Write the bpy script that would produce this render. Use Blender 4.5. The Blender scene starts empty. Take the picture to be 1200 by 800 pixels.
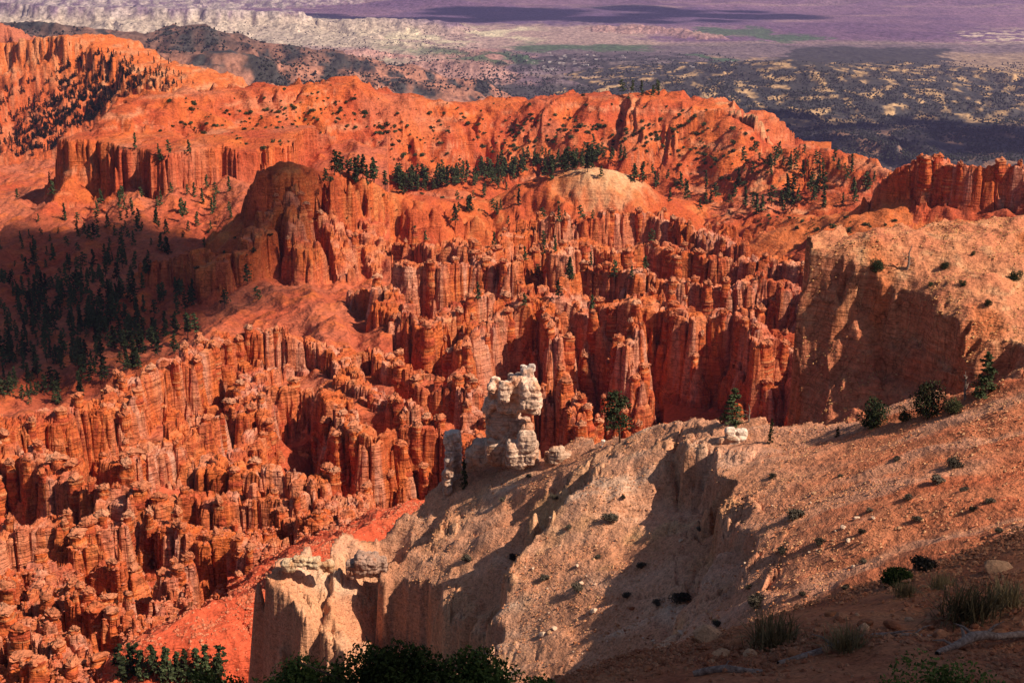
import bpy, math, time
import numpy as np
T0 = time.time()
R = math.radians
rng = np.random.default_rng(7)
scene = bpy.context.scene
COL = scene.collection

# ------------------------------------------------------------------ camera maths (1200x800 reference frame)
PITCH, F = R(16.0), 1648.0
CP, SP = math.cos(PITCH), math.sin(PITCH)
def P(u, v, Y):
    a, b = (u-600)/F, (400-v)/F
    k = CP + b*SP
    return np.array([Y*a/k, Y, Y*(-SP+b*CP)/k])
def PP(lst): return np.array([P(*t[:3]) for t in lst])

# ------------------------------------------------------------------ noise
_perm = np.random.default_rng(3).permutation(4096).astype(np.int64)
_rnd = np.random.default_rng(4).random((4096, 4)).astype(np.float32)
_gr = np.random.default_rng(5).random(4096)*2*np.pi
_gx, _gy = np.cos(_gr).astype(np.float32), np.sin(_gr).astype(np.float32)
def hsh(ix, iy, s=0): return _perm[(_perm[(ix + s*131) & 4095] + iy) & 4095]
def gn(x, y, s=0):
    ix = np.floor(x).astype(np.int64); iy = np.floor(y).astype(np.int64)
    fx = (x-ix).astype(np.float32); fy = (y-iy).astype(np.float32)
    ux = fx*fx*fx*(fx*(fx*6-15)+10); uy = fy*fy*fy*(fy*(fy*6-15)+10)
    def g(dx, dy):
        h = hsh(ix+dx, iy+dy, s); return _gx[h]*(fx-dx)+_gy[h]*(fy-dy)
    a = g(0,0); b = g(1,0); c = g(0,1); d = g(1,1)
    a = a+(b-a)*ux; c = c+(d-c)*ux
    return (a+(c-a)*uy)*1.45
def fbm(x, y, o=4, s=0, g=.5):
    r = 0; a = 1.; f = 1.
    for i in range(o):
        r = r + a*gn(x*f+i*17.3, y*f-i*9.1, s+i); a *= g; f *= 2.03
    return r
def ridged(x, y, o=4, s=0, g=.5):
    r = 0; a = 1.; f = 1.
    for i in range(o):
        r = r + a*(1-2*np.abs(gn(x*f+i*17.3, y*f-i*9.1, s+i))); a *= g; f *= 2.03
    return r
def worley(x, y, s=0, ctr=False):
    """F1, F2 and the random number of the nearest cell"""
    ix = np.floor(x).astype(np.int64); iy = np.floor(y).astype(np.int64)
    f1 = np.full(x.shape, 9., np.float32); f2 = f1.copy(); cid = np.zeros(x.shape, np.float32)
    if ctr: cx = np.zeros(x.shape); cy = np.zeros(x.shape)
    for dx in (-1,0,1):
        for dy in (-1,0,1):
            h = hsh(ix+dx, iy+dy, s)
            px = ix+dx+.15+.7*_rnd[h,0]; py = iy+dy+.15+.7*_rnd[h,1]
            d = np.hypot(px-x, py-y).astype(np.float32)
            m = d < f1
            if ctr: cx = np.where(m, px, cx); cy = np.where(m, py, cy)
            f2 = np.where(m, f1, np.minimum(f2, d)); cid = np.where(m, _rnd[h,2], cid); f1 = np.where(m, d, f1)
    return (f1, f2, cid, cx, cy) if ctr else (f1, f2, cid)
def sst(a, b, x):
    t = np.clip((x-a)/(b-a), 0, 1); return t*t*(3-2*t)
def lerp(a, b, t): return a+(b-a)*t

def rbf(pts, smooth=0.0):
    """thin-plate surface through (x,y,z) points"""
    p = np.array(pts, float); n = len(p); s = 100.
    q = p[:, :2]/s
    d = np.hypot(*(q[:,None]-q[None]).transpose(2,0,1)); K = np.where(d>0, d*d*np.log(d+1e-12), 0)+smooth*np.eye(n)
    A = np.zeros((n+3, n+3)); A[:n,:n] = K; A[:n,n] = 1; A[:n,n+1:] = q; A[n,:n] = 1; A[n+1:,:n] = q.T
    w = np.linalg.solve(A, np.r_[p[:,2], 0,0,0])
    def f(x, y):
        out = np.full(x.shape, w[n]) + w[n+1]*x/s + w[n+2]*y/s
        for i in range(n):
            r2 = (x/s-q[i,0])**2+(y/s-q[i,1])**2
            out = out + w[i]*.5*r2*np.log(r2+1e-12)
        return out
    return f

def poly_dist(x, y, pl):
    """signed distance to a polyline (positive on its right when walking along it), z and arc length at the nearest point"""
    best = np.full(x.shape, 1e9); sg = np.ones(x.shape); zz = np.zeros(x.shape); ss = np.zeros(x.shape); L = 0
    for a, b in zip(pl[:-1], pl[1:]):
        e = b[:2]-a[:2]; l2 = float(e@e); l = math.sqrt(l2)
        t = np.clip(((x-a[0])*e[0]+(y-a[1])*e[1])/l2, 0, 1)
        dx = x-a[0]-t*e[0]; dy = y-a[1]-t*e[1]; d = np.hypot(dx, dy)
        m = d < best
        best = np.where(m, d, best); sg = np.where(m, np.where(dx*e[1]-dy*e[0] >= 0, 1., -1.), sg)
        zz = np.where(m, a[2]+t*(b[2]-a[2]), zz); ss = np.where(m, L+t*l, ss); L += l
    return best, sg, zz, ss

# strata: horizontal run gathered on the way down, shared by every cliff so that ledges line up
_zs = np.arange(0, -320, -.25)
_sr = np.random.default_rng(11)
_run = np.zeros(len(_zs)); _k = 0
while _k < len(_zs):
    n = int(_sr.uniform(4, 16)); _run[_k:_k+n] = _sr.uniform(.03, .2); _k += n
    n = int(_sr.uniform(1, 3)); _run[_k:_k+n] = _sr.uniform(.5, 1.6); _k += n
_G = np.cumsum(_run*.25)
def Gz(z): return np.interp(-z, -_zs, _G)
def Ginv(g): return np.interp(g, _G, _zs)

# ------------------------------------------------------------------ the polar sheet of ground
NC = 1500
AZ = np.linspace(R(-30), R(30), NC)
def rows(a, b, k): return a*np.exp(np.arange(0, math.log(b/a), k))
RR = np.concatenate([rows(3, 14, .02), rows(14, 70, .007), rows(70, 180, .0033), rows(180, 640, .0016), rows(640, 1300, .0028), rows(1300, 2600, .0045)])
NR = len(RR)
X = (RR[:,None]*np.sin(AZ)[None]); Yg = (RR[:,None]*np.cos(AZ)[None])
print('grid', NR, NC, NR*NC)
Z = np.full(X.shape, -1e3); ID = np.zeros(X.shape, np.int8)
COLR = np.zeros(X.shape+(3,), np.float32)
N1 = fbm(X/60, Yg/60, 4, 20); N2 = fbm(X/14, Yg/14, 4, 30); N3 = fbm(X/3.2, Yg/3.2, 3, 40)
print('noise', time.time()-T0)

def c(r, g, b): return np.array([r, g, b], np.float32)
RED = c(.42,.072,.030); ORANGE = c(.58,.135,.035); PINK = c(.48,.14,.075); CREAM = c(.66,.36,.19); TAN = c(.52,.22,.09)
WHITE = c(.74,.56,.44); DEEP = c(.33,.04,.015)
def mixc(a, b, t): return a + (b-a)*np.clip(t, 0, 1)[...,None]

def put(z, idn, col, m=None):
    """lay a layer over the ground wherever it is higher"""
    if m is None: m = slice(None)
    Zs = Z[m]; up = z > Zs
    Z[m] = np.where(up, z, Zs); I = ID[m]; ID[m] = np.where(up, idn, I)
    C = COLR[m]; COLR[m] = np.where(up[...,None], col, C)

NAMES = ['canyon_floor', 'valley_slope', 'back_ridge', 'middle_ridge', 'far_mesa', 'hoodoo_terrain', 'bluff', 'foreground_ridge', 'near_slope', 'castle_ridge']
def rowsel(a, b):
    i = np.searchsorted(RR, a); j = np.searchsorted(RR, b); return slice(i, j)
def colsel(u0, u1):
    a0 = math.atan((u0-600)/F/.96); a1 = math.atan((u1-600)/F/.96)
    return slice(max(0, np.searchsorted(AZ, a0)), min(NC, np.searchsorted(AZ, a1)))
def reg(r0, r1, u0=-9999, u1=9999): return (rowsel(r0, r1), colsel(u0, u1))

# floor
Yf = np.hypot(X, Yg)
zf = np.interp(Yf, [0, 150, 200, 260, 420, 560, 900, 1250, 1800, 2600], [-80, -100, -124, -148, -172, -190, -200, -215, -400, -546]) + N1*6+N2*1.5
put(zf, 0, mixc(RED, ORANGE, .4+N2*.4))

# left valley slope
ls = rbf(PP([(250,222,900),(150,250,870),(50,300,790),(0,350,720),(-120,380,700),(250,330,680),(150,400,600),(50,440,565),(0,465,545),(-120,500,500),
             (300,350,640),(330,400,560),(0,215,1200),(100,210,1150),(-150,230,1200),(360,330,700),(420,420,520)]))
m = reg(420, 1350, -500, 460)
x, y = X[m], Yg[m]
gul = ridged(x/70+y/260, y/170-x/150, 4, 51)
z = ls(x, y) + gul*7 + N2[m]*1.2
put(z, 1, mixc(mixc(RED, PINK, .45+N1[m]*.6), ORANGE, N2[m]*.8), m)

def ridge(pts, idn, front, back, reg_m, gs, gamp, seed, color, flut=None, west=None):
    """a long ridge: crest line, falling by the (distance, drop) tables in front and behind, with gullies"""
    pl = PP(pts); x, y = X[reg_m], Yg[reg_m]
    w = 18*gs/60
    xx = x + fbm(x/gs, y/gs, 3, seed)*w; yy = y + fbm(x/gs+50, y/gs, 3, seed)*w
    d, sg, zc, s = poly_dist(xx, yy, pl)
    nn = fbm(s/gs, d/gs*.35, 4, seed+7); gg = 1-np.abs(gn(s/gs*1.3, d/gs*.3, seed+9))*2
    gg = gg*.6+.4*(1-np.abs(gn(s/gs*3.1, d/gs*.8, seed+19))*2)
    dd = d*(1+.22*nn)
    if flut is not None:
        fw, fa = flut
        f1, f2, cid = worley(x/fw, y/fw, seed+3); dd = dd + fa*(f1-.5)+ cid*fa*.6
        f1b, _, cb = worley(x/fw*2.7, y/fw*2.7, seed+4); dd = dd + fa*.35*(f1b-.5)
        dd = np.maximum(dd, 0)
    fr = np.interp(dd, *zip(*front)); bk = np.interp(dd, *zip(*back))
    drop = np.where(sg > 0, fr, bk)
    z = zc - drop + gg*gamp*sst(0, 30, d) + N2[reg_m]*.8
    if west is not None: z = z - 1.3*np.maximum(0, west - xx)
    put(z, idn, color(x, y, z, d, drop), reg_m)

# far mesa at the left
ridge([(-400,60,2000),(-150,58,1950),(0,54,1900),(50,46,1880),(95,42,1860),(130,60,1830),(160,70,1800),(215,98,1700)], 4,
      [(0,0),(30,3),(42,28),(60,42),(110,75),(300,170),(500,200)], [(0,0),(100,20),(600,350)], reg(1350, 2600, -600, 420), 60, 9, 101,
      lambda x,y,z,d,dr: mixc(mixc(ORANGE, c(.62,.25,.12), sst(-.2,.6,fbm(x/30,z/6,3,5))), RED, sst(30,60,dr)*.5), (11, 14))
ridge([(-400,25,2450),(0,26,2400),(15,32,2380),(30,50,2350)], 4, [(0,0),(20,5),(40,40),(400,230)], [(0,0),(500,250)], reg(2000, 2600, -600, 200), 60, 9, 131,
      lambda x,y,z,d,dr: np.broadcast_to(PINK, x.shape+(3,)), (11, 12))
# back ridge
def bcol(x,y,z,d,dr):
    a = fbm(x/45, y/45, 4, 61); b = fbm(x/9, y/9, 3, 62)
    q = mixc(RED, ORANGE, .45+a*.7+b*.2)
    q = mixc(q, CREAM, sst(.45,.9, fbm(x/38, y/38, 3, 63)+b*.4)*.6*sst(250,500,x+300))
    q = mixc(q, c(.64,.27,.15), sst(.15,.6, fbm(x/70, z/5, 3, 65))*.55)
    q = mixc(q, RED*.85, sst(.2,.7, fbm(x/50, z/3, 3, 67))*.6)
    return mixc(q, PINK, sst(.1,.8, fbm(x/60, y/60, 3, 64))*.6)
ridge([(60,185,930),(95,150,950),(125,130,980),(170,113,1020),(260,106,1060),(340,100,1100),(410,97,1130),(470,112,1150),(530,120,1180),(600,120,1190),(650,113,1180),(700,112,1170),(740,110,1170),(800,117,1150),(850,128,1130),(885,148,1100),(940,183,1080)], 2,
      [(0,0),(12,3),(100,62),(160,80),(300,100),(500,120)], [(0,0),(20,5),(120,60),(600,260)], reg(760, 1700, -100, 1150), 38, 13, 201, bcol, west=P(105,165,940)[0])
# cliff band under its left end
ridge([(95,162,935),(150,172,900),(200,178,890),(250,170,900),(300,178,900),(330,165,940)], 2,
      [(0,0),(5,2),(9,28),(40,52),(120,95)], [(0,0),(60,2),(200,60)], reg(760, 1100, 0, 420), 40, 4, 231, bcol, (8, 9), west=P(97,165,940)[0])
ridge([(360,190,1010),(420,182,1030),(470,200,1000),(520,215,980)], 2, [(0,0),(60,38),(200,70)], [(0,0),(60,38),(200,70)], reg(850, 1150, 250, 620), 35, 6, 241, bcol)
# pale knoll at the right end of the back ridge
ridge([(862,128,1110),(885,135,1090),(893,150,1085)], 2, [(0,0),(3,1),(5,14),(40,40),(90,80)], [(0,0),(5,12),(60,50)], reg(900, 1300, 780, 960), 30, 3, 251,
      lambda x,y,z,d,dr: mixc(np.broadcast_to(c(.62,.3,.16), x.shape+(3,)), ORANGE, sst(5,30,dr)), (6, 4))
# small wooded hills behind the right wall
ridge([(900,178,960),(940,168,960),(985,174,950),(1040,193,900),(1075,215,860)], 2, [(0,0),(5,3),(60,42),(160,75),(300,90)], [(0,0),(60,40),(300,120)], reg(700, 1300, 820, 1250), 26, 6, 261, bcol, (9,5))
ridge([(850,236,870),(900,222,850),(960,222,830),(1010,228,800),(1060,240,760)], 2, [(0,0),(60,25),(160,45)], [(0,0),(60,30),(160,60)], reg(640, 1000, 780, 1250), 26, 5, 271, bcol)
# middle ridge
def mcol(x,y,z,d,dr):
    a = fbm(x/30, y/30, 4, 71); b = fbm(x/7, y/7, 3, 72)
    q = mixc(RED, ORANGE, .5+a*.6+b*.2)
    xy = P(705,197,840); dd = np.hypot(x-xy[0], (y-xy[1])*.8)
    q = mixc(q, CREAM, sst(34,12,dd+b*8))
    return mixc(q, TAN, sst(.3,.9,b+a)*.4)
ridge([(326,196,724),(337,190,732),(352,190,742),(400,206,775),(450,220,800),(490,236,800)], 3,
      [(0,0),(9,3),(14,9),(19,30),(27,50),(60,74),(140,95)], [(0,0),(12,3),(60,36),(140,75)], reg(560, 1000, 120, 700), 24, 2, 351, mcol, (9, 13), west=P(316,200,722)[0])
ridge([(480,228,822),(560,234,850),(610,215,850),(650,200,845),(700,194,840),(730,205,850),(765,225,860),(850,248,870),(905,252,820),(960,252,760)], 3,
      [(0,0),(12,2),(40,17),(62,31),(68,48),(90,64),(150,86)], [(0,0),(12,3),(60,36),(140,75),(200,80)], reg(560, 1050, 200, 1100), 30, 3, 301, mcol, (13, 6))
ridge([(175,318,660),(255,305,652),(300,290,662),(320,240,705)], 3, [(0,0),(4,1),(7,26),(30,44),(90,80)], [(0,0),(30,14),(90,60)], reg(560, 800, 80, 400), 30, 3, 331, mcol, (11, 9))
print('ridges', time.time()-T0)

# castle ridge on the right
cas = [(1046,196,640),(1060,184,636),(1085,177,632),(1104,178,628),(1112,188,625),(1120,186,622),(1150,186,615),(1185,188,610),(1215,190,605),(1350,190,600)]
def ccol(x,y,z,d,dr):
    a = fbm(x/25, y/25, 4, 81)
    q = mixc(ORANGE, c(.55,.16,.06), .5+fbm(x/3+z*.1, z/1.7, 3, 82)*.6)
    return mixc(q, RED*.9, sst(14,28,dr-a*3)*.9)
ridge([(t[0],t[1]+34,t[2]+3) for t in cas], 9, [(0,0),(8,10),(90,52),(200,75)], [(0,0),(60,45),(200,100)], reg(470, 820, 850, 1500), 22, 2.5, 401, ccol)
ridge([(960,252,680),(1000,246,665),(1040,232,650),(1060,215,640)], 9, [(0,0),(90,44),(200,60)], [(0,0),(60,35),(200,80)], reg(470, 820, 780, 1300), 22, 2, 411, ccol)

# ------------------------------------------------------------------ hoodoo fins
FINS = []
def fin(pts, H=32, w=3.2, cell=4.6, tal=.72, jit=3.8, pale=.5, band=13., steep=1., low=.7):
    cell = cell*1.22; w = w*1.15
    FINS.append(dict(p=PP(pts), H=H, w=w, cell=cell, pale=pale))
    pl = PP(pts); r = np.hypot(pl[:,0], pl[:,1]); rad = 80
    us = [t[0] for t in pts]; du = rad/ r.min()*F
    m = reg(max(150, r.min()-rad), r.max()+rad, min(us)-du, max(us)+du)
    x, y = X[m], Yg[m]
    bw = cell*2.7
    wx = x + fbm(x/12, y/12, 2, 71)*2.2; wy = y + fbm(x/12+31, y/12, 2, 72)*2.2
    b1, b2, bid = worley(wx/bw+3.3, wy/bw, 8)
    f1, f2, cid, cx, cy = worley(wx/cell, wy/cell, 9, True)
    d, sg, zc, s = poly_dist(wx, wy, pl)
    dc, _, zcc, _ = poly_dist(cx*cell, cy*cell, pl)
    g1, g2, c2 = worley(wx/cell*2.6, wy/cell*2.6, 10)
    e = f2-f1
    # the wall itself: buttresses, columns and cracks in its face
    dd = d - w*(.7+.9*bid) + (b1-.3)*bw*.33 + (f1-.35)*cell*.62 + (g1-.4)*.8 + sst(.22, 0, e)*.9 + sst(.12, 0, b2-b1)*1.6
    top = zc - bid*jit*.9 - cid*jit*.7 - (f1*1.2)**2*1.3 - c2*1.1 - g1*.9 + N3[m]*.5 - sst(.14, 0, e)*1.2
    cl = Ginv(Gz(top)+np.maximum(dd, 0)*steep)
    # lower towers standing in front of it
    t = np.clip((dc - w)/band, 0, 1.6)
    ct = zcc - H*(.28+.62*t)*(.7+.6*cid) - (f1*1.2)**2*2.2 - c2*1.0 - g1*.8
    ct = np.where((cid > low) & (t > 0), ct, -999)
    ctop = np.where(dd > 0, ct, top)
    cl = np.maximum(cl, Ginv(Gz(np.maximum(ct, -318))+np.maximum(0, .3-e)*cell*.5))
    foot = zc - H*.9 + fbm(x/16, y/16, 3, 77)*4
    ta = foot - tal*(np.maximum(d-w, 0)-5) + fbm(x/4, y/4, 3, 78)*.5
    z = np.maximum(cl, ta)
    z = np.where(d > rad, -999, z)
    hard = fbm(x/40, z/3.1, 3, 88)
    q = mixc(mixc(ORANGE, RED, .28+hard*.9), PINK, sst(.1,.7,fbm(x/22,y/22,3,89))*.35)
    q = mixc(q, c(.70,.43,.33), sst(2.4, .4, np.minimum(ctop, top)-z+2.2*(dd>0))*pale*1.1*(.05+.9*c2)*sst(-.35,.35,fbm(x/15,y/15,2,90)))
    q = mixc(q, c(.62,.24,.10), sst(.1,.8,fbm(x/9,z/2.2,3,91))*.5)
    q = mixc(q, mixc(RED, c(.56,.10,.045), sst(420,330,y)), (ta >= cl)*.85)
    put(z, 5, q.astype(np.float32), m)
# left field
fin([(-120,520,360),(0,487,380),(60,472,390),(130,452,410),(180,418,440),(215,407,450),(270,374,480),(330,376,485),(400,396,480),(440,397,475),(475,420,450)], 30, 4)
fin([(475,420,450),(510,440,440),(540,424,442),(562,452,430)], 30, 3.2, 4.2)
fin([(400,396,480),(415,430,440),(450,450,425),(480,462,415)], 24, 3)
fin([(300,412,455),(290,440,430),(300,470,405)], 22, 4)
fin([(300,440,430),(335,440,425),(390,445,420),(402,480,392),(440,505,375),(480,482,388),(540,492,380),(560,470,400)], 42, 3)
fin([(235,470,400),(180,500,375),(140,530,355)], 20, 4)
fin([(-120,540,345),(0,512,365),(40,515,362),(100,560,335),(160,568,328),(230,562,330),(320,570,324),(390,560,328)], 26, 3.4)
fin([(290,500,370),(280,530,350),(310,560,330)], 20, 4)
fin([(170,592,308),(220,602,300),(300,608,292),(315,650,270)], 34, 3.4, 4.2)
fin([(-120,630,280),(0,602,293),(60,592,298),(112,600,293)], 30, 3.2)
fin([(-120,690,245),(0,650,258),(40,642,262),(90,680,240),(145,692,234)], 24, 2.6, 3.6, jit=4)
fin([(130,692,234),(185,702,228),(150,735,214)], 22, 2.4, 3.4)
fin([(-100,740,225),(0,702,230),(50,716,224),(90,732,216),(30,765,205)], 22, 2.6, 3.4)
fin([(340,580,300),(395,592,286),(425,562,308)], 22, 3, 3.6)
fin([(300,625,275),(350,615,272),(375,640,258)], 18, 2.4, 3.2)
fin([(60,640,265),(110,632,272),(150,640,268)], 20, 3)
fin([(296,268,668),(312,238,690)], 40, 4, 8, jit=6, pale=.3, band=8)
fin([(340,215,700),(352,262,668)], 44, 4, 8, jit=7, pale=.3, band=8)
fin([(385,222,745),(392,255,705),(398,300,672)], 44, 5, 8, jit=9, pale=.3, band=8)
fin([(425,232,760),(440,262,720),(446,300,690)], 42, 4.5, 8, jit=9, pale=.3, band=8)
fin([(455,268,720),(500,268,705),(545,270,695)], 36, 4.5, 6, jit=7, pale=.25, band=12)
fin([(175,300,662),(215,290,655),(250,285,650)], 24, 4, 6, jit=5, pale=.1, band=9)
def rcol(x,y,z,d,dr): return mixc(np.broadcast_to(c(.58,.095,.042), x.shape+(3,)), c(.60,.16,.07), sst(.2,.8,fbm(x/6,y/6,3,66))*.6)
ridge([(330,668,236),(360,650,241),(410,622,250),(480,585,264)], 5, [(0,0),(4,1),(30,20),(60,34)], [(0,0),(40,26)], reg(190, 300, 250, 560), 9, 2.2, 461, rcol)
ridge([(170,742,208),(215,725,212),(270,700,218),(345,682,224)], 5, [(0,0),(4,1),(30,20),(60,34)], [(0,0),(40,26)], reg(170, 270, 60, 460), 9, 2.2, 471, rcol)
# main wall
fin([(545,400,500),(565,372,512),(592,350,520),(620,327,530),(665,320,535),(700,347,520),(745,335,520),(790,346,510),(830,352,500),(870,347,498),(900,380,480),(955,392,470)], 52, 5, 6.5, jit=4.5, low=.8, band=16)
fin([(640,330,528),(652,378,500)], 42, 2.6, 4.6)
fin([(745,335,520),(742,385,488)], 42, 2.4, 4.6)
fin([(880,350,498),(892,400,465)], 36, 2.4, 4.4)
fin([(955,300,580),(958,350,520),(952,400,468),(950,440,445)], 40, 3, 4.6)
fin([(660,285,600),(690,272,620),(720,286,610),(760,272,620),(800,282,608),(850,292,596),(900,292,590),(955,297,575)], 44, 3.6, 5)
fin([(640,248,700),(700,242,710),(760,238,720),(830,262,690),(870,275,650)], 34, 3.6, 5.2)
fin([(700,300,580),(770,312,560),(850,322,552),(900,312,560),(955,332,535)], 30, 3.4, 4.8)
fin([(480,292,605),(520,302,600),(560,292,610),(600,302,600),(640,272,640)], 36, 3.6, 5)
fin([(420,330,590),(445,322,572),(470,352,540),(502,372,522),(530,352,540),(565,332,558)], 34, 3.6, 5)
fin([(560,300,650),(590,268,690),(620,252,715),(640,248,715)], 36, 4.5, 6)
fin(cas, 26, 3.5, 5.5, band=5, jit=2.6, low=.9)
fin([(960,256,690),(1000,250,670),(1040,236,655)], 10, 2, 4.5, band=6, jit=5)
fin([(200,640,255),(215,690,235),(200,740,214)], 16, 2, 3.2, band=8)
fin([(240,520,345),(300,540,335),(360,530,335)], 24, 3, 4, band=12)
fin([(0,760,205),(60,775,200),(120,760,205)], 16, 2, 3.2, band=8)
fin([(615,455,402),(632,442,402),(656,428,405),(672,452,392),(684,490,372)], 40, 1.6, 3.6, jit=4)
fin([(694,492,392),(703,470,396),(725,462,400),(735,482,392),(745,500,384)], 30, 1.4, 3.2, jit=4)
print('fins', time.time()-T0)

def inside(x, y, poly):
    r_ = np.zeros(x.shape, bool); n = len(poly)
    for k in range(n):
        x1, y1 = poly[k]; x2, y2 = poly[(k+1) % n]
        if y1 == y2: continue
        cr = ((y1 > y) != (y2 > y)) & (x < (x2-x1)*(y-y1)/(y2-y1)+x1); r_ ^= cr
    return r_
def cutoff(x, y, pts, slope, mx, seed, amp=2.5, sc=7):
    """how far the ground falls outside (left of) a boundary line"""
    pl = PP(pts)
    xw = x+fbm(x/sc, y/sc, 3, 600+seed)*amp; yw = y+fbm(x/sc+40, y/sc, 3, 610+seed)*amp
    d, sg, zc, s = poly_dist(xw, yw, pl)
    poly = [tuple(p_[:2]) for p_ in pl] + [(500, pl[-1][1]), (500, 20), (pl[0][0], 20)]
    sg = np.where(inside(xw, yw, poly), 1., -1.)
    f1, f2, cid = worley(x/3.1, y/3.1, 620+seed)
    o = np.maximum(0, -d*sg + (f1-.5)*1.6)
    return np.minimum(mx, slope*o)
# ------------------------------------------------------------------ bluff on the right
bl = PP([(1320,270,212),(1200,285,210),(1100,290,212),(1040,292,213),(1000,294,214),(960,300,215),(1320,345,198),(1200,350,196),(1320,430,182),(1200,430,180),(1200,470,172),(1320,470,172),
         (1100,350,200),(1100,400,193),(1100,440,188),(1100,480,184),(1000,322,210),(1000,345,208),(1000,420,201),(1000,480,193),(1000,530,186),(960,340,213),(955,400,210),(950,470,205),(955,530,194),
         (1040,370,204),(1040,450,196)])
B = rbf(bl, .0005)
m = reg(120, 330, 880, 1600)
x, y = X[m], Yg[m]
z = B(x, y)
_tp = bl[:6][np.argsort(bl[:6,0])]; z = np.minimum(z, np.interp(x, _tp[:,0], _tp[:,2])+.4+fbm(x/9, y/9, 3, 529)*.8)
edge = [(950,620,175),(946,540,193),(944,470,205),(943,400,211),(945,330,217),(950,298,224),(1000,292,224),(1040,290,223),(1100,290,222),(1200,283,220),(1320,268,222),(1700,240,215)]
z = z - cutoff(x, y, edge, 26, 400, 1, 2.0, 6)
def scarp(x, y, pts, h, Lr, Ll, amp=1.5, sc=4, seed=0, soft=.8):
    """one sided step: the ground on the left of the line lies lower"""
    pl = PP(pts)
    d, sg, zc, s = poly_dist(x+fbm(x/sc, y/sc, 3, 500+seed)*amp, y+fbm(x/sc+40, y/sc, 3, 510+seed)*amp, pl)
    f1, f2, cid = worley(x/(sc*.55), y/(sc*.55), 520+seed)
    sd = -d*sg + (f1-.5)*sc*.3
    L = np.sum(np.hypot(*np.diff(pl[:,:2], axis=0).T)); en = np.minimum(s, L-s)
    hh = h*sst(0, L*.2, en)
    a = sst(-soft, soft, sd)
    return -hh*(a*.1*np.exp(-np.maximum(sd,0)/Lr) - (1-a)*.9*np.exp(-np.maximum(-sd,0)/Ll))
z = z - scarp(x, y, [(952,318,212),(1000,335,209),(1050,345,205),(1085,375,198),(1110,410,193),(1160,425,185),(1230,440,180)], 6.5, 12, 10, 2.2, 5, 1)*1.0
z = z - scarp(x, y, [(1030,355,205),(1070,395,199),(1090,425,193),(1130,455,187)], 3.5, 8, 8, 2, 4, 2)
bn = fbm(x/5, y/5, 4, 530)
z = z + bn*.55 + ridged(x/16, y/16, 3, 531)*.9 + sst(-56,-62,z)*ridged(x/2.6, y/9, 3, 532)*.5
q = mixc(c(.60,.245,.12), c(.52,.16,.085), .4+bn*.5); q = mixc(q, c(.66,.36,.19), sst(.1,.7,fbm(x/4,z/1.2,3,533))*.6)
q = mixc(q, PINK, sst(-54,-62,z+bn)*.6)
q = mixc(q, ORANGE, sst(.3,.8,fbm(x/12,y/12,3,534))*.6)
put(z, 6, q, m)

# ------------------------------------------------------------------ foreground ridge
fg = PP([(1320,428,108),(1200,460,111),(1100,482,117),(1020,503,121),(960,517,124),(900,522,127),(860,510,131),(780,507,138),(700,526,145),(640,541,150),(600,543,154),(545,562,155),(500,592,152),(455,622,150),
         (400,615,150),(350,640,146),(312,668,143),
         (1320,520,98),(1320,600,84),(1200,560,95),(1200,650,79),(1100,560,100),(1100,650,85),(1000,580,104),(1000,680,88),(900,600,108),(900,700,92),(820,600,116),(820,700,101),(820,760,93),
         (760,560,130),(740,640,119),(720,740,106),(660,620,129),(650,700,118),(640,780,108),(580,600,142),(570,680,129),(560,760,118),(505,660,141),(500,740,131),(445,690,142),(440,760,131),(365,685,140),(400,860,118),(700,860,94)])
Ff = rbf(fg, .0005)
m = reg(55, 260, 200, 1900)
x, y = X[m], Yg[m]
z = Ff(x, y)
edge = [(470,900,112),(440,840,122),(405,780,133),(385,740,137),(350,712,140),(328,690,142),(312,664,146),(350,636,149),(400,611,152),(455,618,153),(500,588,155),(545,558,158),(600,540,157),(640,538,153),(700,523,148),(780,505,141),(860,508,133),(900,520,130),(960,515,127),(1020,501,124),(1100,480,120),(1200,458,114),(1320,426,111),(1700,380,110)]
z = z - cutoff(x, y, edge, 7, 400, 2, 1.6, 5)
wxn = fbm(x/8, y/8, 3, 540)*1.6
sc_ = [([(790,520,135),(815,545,128),(832,580,122),(840,620,115),(832,665,108),(812,705,103),(796,765,97)], 4.5, 14, 11),
       ([(700,560,138),(660,590,135),(640,610,132),(606,650,129),(586,690,126),(572,730,121),(566,780,116)], 6, 12, 9),
       ([(540,580,148),(505,596,147),(470,625,145),(452,642,143),(480,672,140),(520,700,134),(545,735,127),(560,775,119)], 8, 16, 11),
       ([(470,628,147),(415,622,147),(385,636,146),(372,660,143),(400,700,138)], 2., 8, 6),
       ([(880,606,111),(862,640,106),(860,680,101),(850,730,96)], 2.0, 9, 8)]
lip = np.zeros(x.shape)
for i, (pts, h, lr, ll) in enumerate(sc_):
    z = z - scarp(x, y, pts, h, lr, ll, 2.2, 5., 10+i, .7)
    dl = poly_dist(x, y, PP(pts))[0]; lip = np.maximum(lip, sst(5, .5, dl+fbm(x/5, y/5, 2, 555)*3)*sst(-.35,.25,fbm(x/9, y/9, 2, 556)))
wf1, wf2, wc = worley(x/2.1+fbm(x/3,y/3,2,551)*.5, y/2.1, 552); w1_, w2_, wc2 = worley(x/.9, y/.9, 553)
z = z + lip*((wc-.5)*.8 - sst(.2, 0, wf2-wf1)*.45 + (wc2-.5)*.35)
run = ridged((x*.62+y*.78)/2.6+wxn*.25, (x*.78-y*.62)/24, 3, 554)
z = z - np.clip(run, 0, 2)*.22*(1-lip)
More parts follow.
